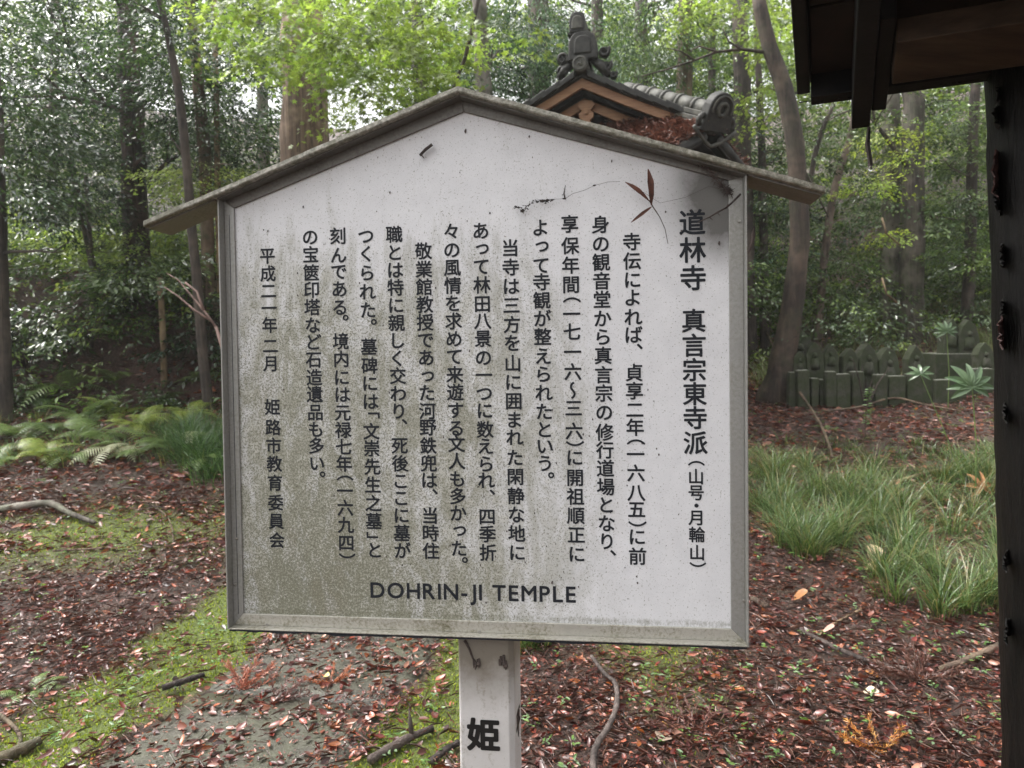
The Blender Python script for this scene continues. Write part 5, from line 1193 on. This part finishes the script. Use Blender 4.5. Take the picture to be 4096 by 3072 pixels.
# dead branch off the bank
mb = MB(); q0 = Vector(D(466,705,6.4))
for pts in (((466,705),(440,670),(415,640),(385,605),(360,590)),((455,692),(420,670),(385,640),(355,620)),((440,670),(425,630),(400,610))):
    mb.tube([Vector(D(x,y,6.4+.05*i))-q0 for i,(x,y) in enumerate(pts)], [.012,.010,.008,.005,.003][:len(pts)], 6, .2)
g0 = float(G(q0.x,q0.y)); mb.tube([(0,0,0),(.12,.15,(g0-q0.z)*.6),(.25,.3,g0-q0.z-.05)], [.013,.015,.018], 6, .2)
o = put('dead_branch', mb, bark('pinkish_dead_wood',(.20,.12,.10),(.36,.25,.22),20,4), None, True, label='pinkish bare dead branch sticking up left of the frame', category='branch'); o.location = q0

# dead cedar sprays
def cedar_spray(label, x, y, size, cols, up_=.3, n=9):
    p = ground_at(x,y); r = empty('cedar_spray', label, 'cedar spray', tuple(p)); P=[];Dr=[];L=[]
    mb = MB()
    for k in range(n):
        a = random.uniform(-.3,3.4); d = Vector((math.cos(a), math.sin(a)*.8, random.uniform(.05,up_+.2))).normalized(); b = Vector((0,0,.02))
        pts_ = [b]; 
        for j in range(6): d = (d+Vector((random.gauss(0,.12),random.gauss(0,.12),random.gauss(.02,.08)))).normalized(); pts_.append(pts_[-1]+d*size/6)
        mb.tube(pts_, [.0022*(1-.12*j) for j in range(7)], 5)
        for j in range(1,7):
            for q_ in range(16):
                t = random.random(); c = pts_[j-1].lerp(pts_[j], t); dv = (d + Vector((random.gauss(0,.6),random.gauss(0,.6),random.gauss(0,.45)))).normalized(); P.append(list(c)); Dr.append(list(dv)); L.append(size*.16*random.uniform(.5,1.2))
    put('stem', mb, B_BROWN, r); P=np.array(P);Dr=np.array(Dr);L=np.array(L); cols=np.array(cols)
    link('needles', leafmesh('needles', P, Dr, rng.normal(size=P.shape)+np.array([0,0,.4]), L, L*.13, cols[rng.integers(0,len(cols),len(P))], T_DIA), M_DEAD, r)
RED = ((.42,.14,.08),(.30,.09,.06),(.5,.2,.12)); ORG = ((.55,.22,.04),(.45,.15,.03),(.6,.32,.08))
cedar_spray('dry reddish cedar spray standing on the stone path', 520, 1500, .17, RED, .5, 11)
cedar_spray('flat orange cedar spray further right on the path', 712, 1488, .12, ((.5,.16,.06),(.42,.12,.04)), .1)
cedar_spray('bright orange cedar twig at the bottom right', 1900, 1640, .15, ORG, .35, 8)
cedar_spray('brown cedar tangle in front of the grass at the right', 1985, 1480, .20, ((.16,.07,.05),(.11,.05,.035)), .2, 14)
cedar_spray('brown cedar spray lying below the curved stick', 1500, 1600, .18, ((.20,.08,.06),(.14,.06,.05)), .05, 10)
cedar_spray('dull brown cedar spray on the path beside the black stick', 590, 1530, .15, ((.15,.07,.06),(.2,.09,.07)), .05, 8)
cedar_spray('small yellow cedar tip on the litter right of the post', 1455, 1590, .05, ((.6,.42,.08),(.5,.3,.05)), .1, 4)

# palm seedling with fan leaf
def palm(label, x, y, hpx, size, gx_, gy_, n=9):
    c = D(x, y, 7.2) if False else None
def fan(root, c, R_, n, m_, face, tilt=.2):
    mb = MB(); c = Vector(c); face = Vector(face).normalized(); side = face.cross(Vector((0,0,1))).normalized(); u_ = side.cross(face)
    for k in range(n):
        a = math.radians(-25 + 230*k/(n-1)); d = (side*math.cos(a) + u_*math.sin(a)).normalized(); L = R_*(.8+.2*math.sin((a)))*random.uniform(.9,1.08)
        pn = d.cross(face).normalized(); vs = []
        for i in range(7):
            t = i/6; p = c + d*L*t + face*(-.25*L*t*t) + Vector((0,0,-.12*L*t**3)); wv = R_*.12*(math.sin(math.pi*min(1,.1+t*.88)))**.8
            vs += [p+pn*wv+face*wv*.5, p, p-pn*wv+face*wv*.5]
        mb.add(vs, [(i*3+j, i*3+j+1, (i+1)*3+j+1, (i+1)*3+j) for i in range(6) for j in range(2)])
    put('fan_leaf', mb, m_, root)
M_PALM = plain_leaf_mat('palm_leaf', (.06,.11,.05), (.11,.17,.08), .28, .25)
for lab, x, y, gx0, gy0, dp, R_ in (('palm seedling with one big glossy fan leaf beside the shelter post', 2100, 835, 2108, 1000, 5.6, .22), ('small palm fan leaf in front of the two tall steles', 2045, 716, 2048, 850, 8.3, .16)):
    c = Vector(D(x, y, dp)); gq = Vector(D(gx0, gy0, dp)); gq.z = float(G(gq.x,gq.y)); r = empty('palm_seedling', lab, 'palm', tuple(gq)); rel_ = c-gq
    mb = MB(); mb.tube([(0,0,-.05), rel_*.5+Vector((.02,0,0)), rel_], [.006,.005,.004], 6); put('stem', mb, M_FG, r)
    fan(r, rel_, R_, 9, M_PALM, (-.15,-1,.25))
    if x > 2080:
        c2_ = rel_+Vector((-.34,.1,.10)); mb = MB(); mb.tube([(0,0,-.05), c2_*.6, c2_], [.005,.004,.003], 6); put('stem', mb, M_FG, r); fan(r, c2_, .12, 7, M_PALM, (-.4,-1,.6))
        c3 = Vector((.05,.0,.12)); fan(r, c3, .16, 6, simple('dead_palm_leaf',(.25,.11,.04),(.4,.2,.08),20,.6), (.2,-1,.4))
# upright leafy sprout before the stones
p = ground_at(1868, 950); r = empty('leafy_sprout','upright leafy sprout standing in front of the stone row','plant', tuple(p)); top = Vector(D(1878,838,p[1]))-r.location
mb = MB(); mb.tube([(0,0,-.03), top*.5+Vector((-.01,0,0)), top], [.005,.004,.002], 6); put('stem', mb, B_BROWN, r)
n = 90; t = .3+.7*rng.random(n); P = np.outer(t, np.array(top)); a = rng.random(n)*6.283; L = .05*(.6+.5*rng.random(n))
link('leaves', leafmesh('leaves', P, np.stack([np.cos(a),np.sin(a),.1+0*a],1), rng.normal(size=(n,3))*.3+np.array([0,0,1]), L, L*.5, np.array([(.16,.26,.12),(.22,.32,.14)])[rng.integers(0,2,n)], T_OVAL), M_GLOSS, r)
# single big leaves
def bigleaf(label, x, y, L, col, up_=.25, name='fallen_leaf'):
    p = ground_at(x,y); mb = MB(); a = random.uniform(0,6.28); leaf_blade(mb, (0,0,.02), (math.cos(a)*L, math.sin(a)*L*.7, .03+up_*L), L*.6, (random.uniform(-.3,.3),-.55,1), 8, .4)
    o = put(name, mb, simple('leaf_'+name, tuple(c*.75 for c in col), col, 30, .45, 0, .4), None, True, label=label, category='fallen leaf'); o.location = p
bigleaf('large pale tan fallen leaf lodged in the grass', 1885, 1225, .16, (.55,.42,.25), .5)
bigleaf('yellowish leaf lying low in the grass beside the tan one', 1870, 1245, .12, (.60,.50,.28), .2)
bigleaf('orange-brown broad leaf standing by the corner of the board', 1710, 1305, .10, (.32,.15,.06), .6)
bigleaf('pinkish crumpled leaf at the edge of the grass', 1775, 1375, .08, (.55,.33,.27), .5)
bigleaf('cream fallen leaf in the litter at lower right', 1865, 1505, .07, (.68,.55,.40), .1)
bigleaf('orange leaf in the litter right of centre', 1900, 1475, .06, (.55,.22,.05), .3)
bigleaf('pale broad leaf lying under the curved stick', 1440, 1600, .11, (.30,.22,.17), .1)
bigleaf('pinkish curled leaf on the ground before the stones', 1900, 935, .14, (.5,.28,.2), .6)
bigleaf('yellow leaf lying on the path near the frame', 700, 1470, .05, (.6,.5,.2), .1)
hz = MB().box((-78,-36,-3),(78,86,34)); 
mt = bpy.data.materials.new('mist'); mt.use_nodes = True; nt_ = mt.node_tree; nt_.nodes.clear(); o_ = nt_.nodes.new('ShaderNodeOutputMaterial'); v_ = nt_.nodes.new('ShaderNodeVolumePrincipled')
v_.inputs['Density'].default_value = .0013; v_.inputs['Color'].default_value = (.95,.96,.93,1); v_.inputs['Anisotropy'].default_value = .35; nt_.links.new(v_.outputs[0], o_.inputs['Volume'])
put('haze', hz, mt, None, kind='stuff', label='thin damp haze hanging in the wood', category='haze')
print('OBJECTS', len(bpy.data.objects), 'TRIS', sum(len(o.data.polygons) for o in C.objects if o.type=='MESH'))
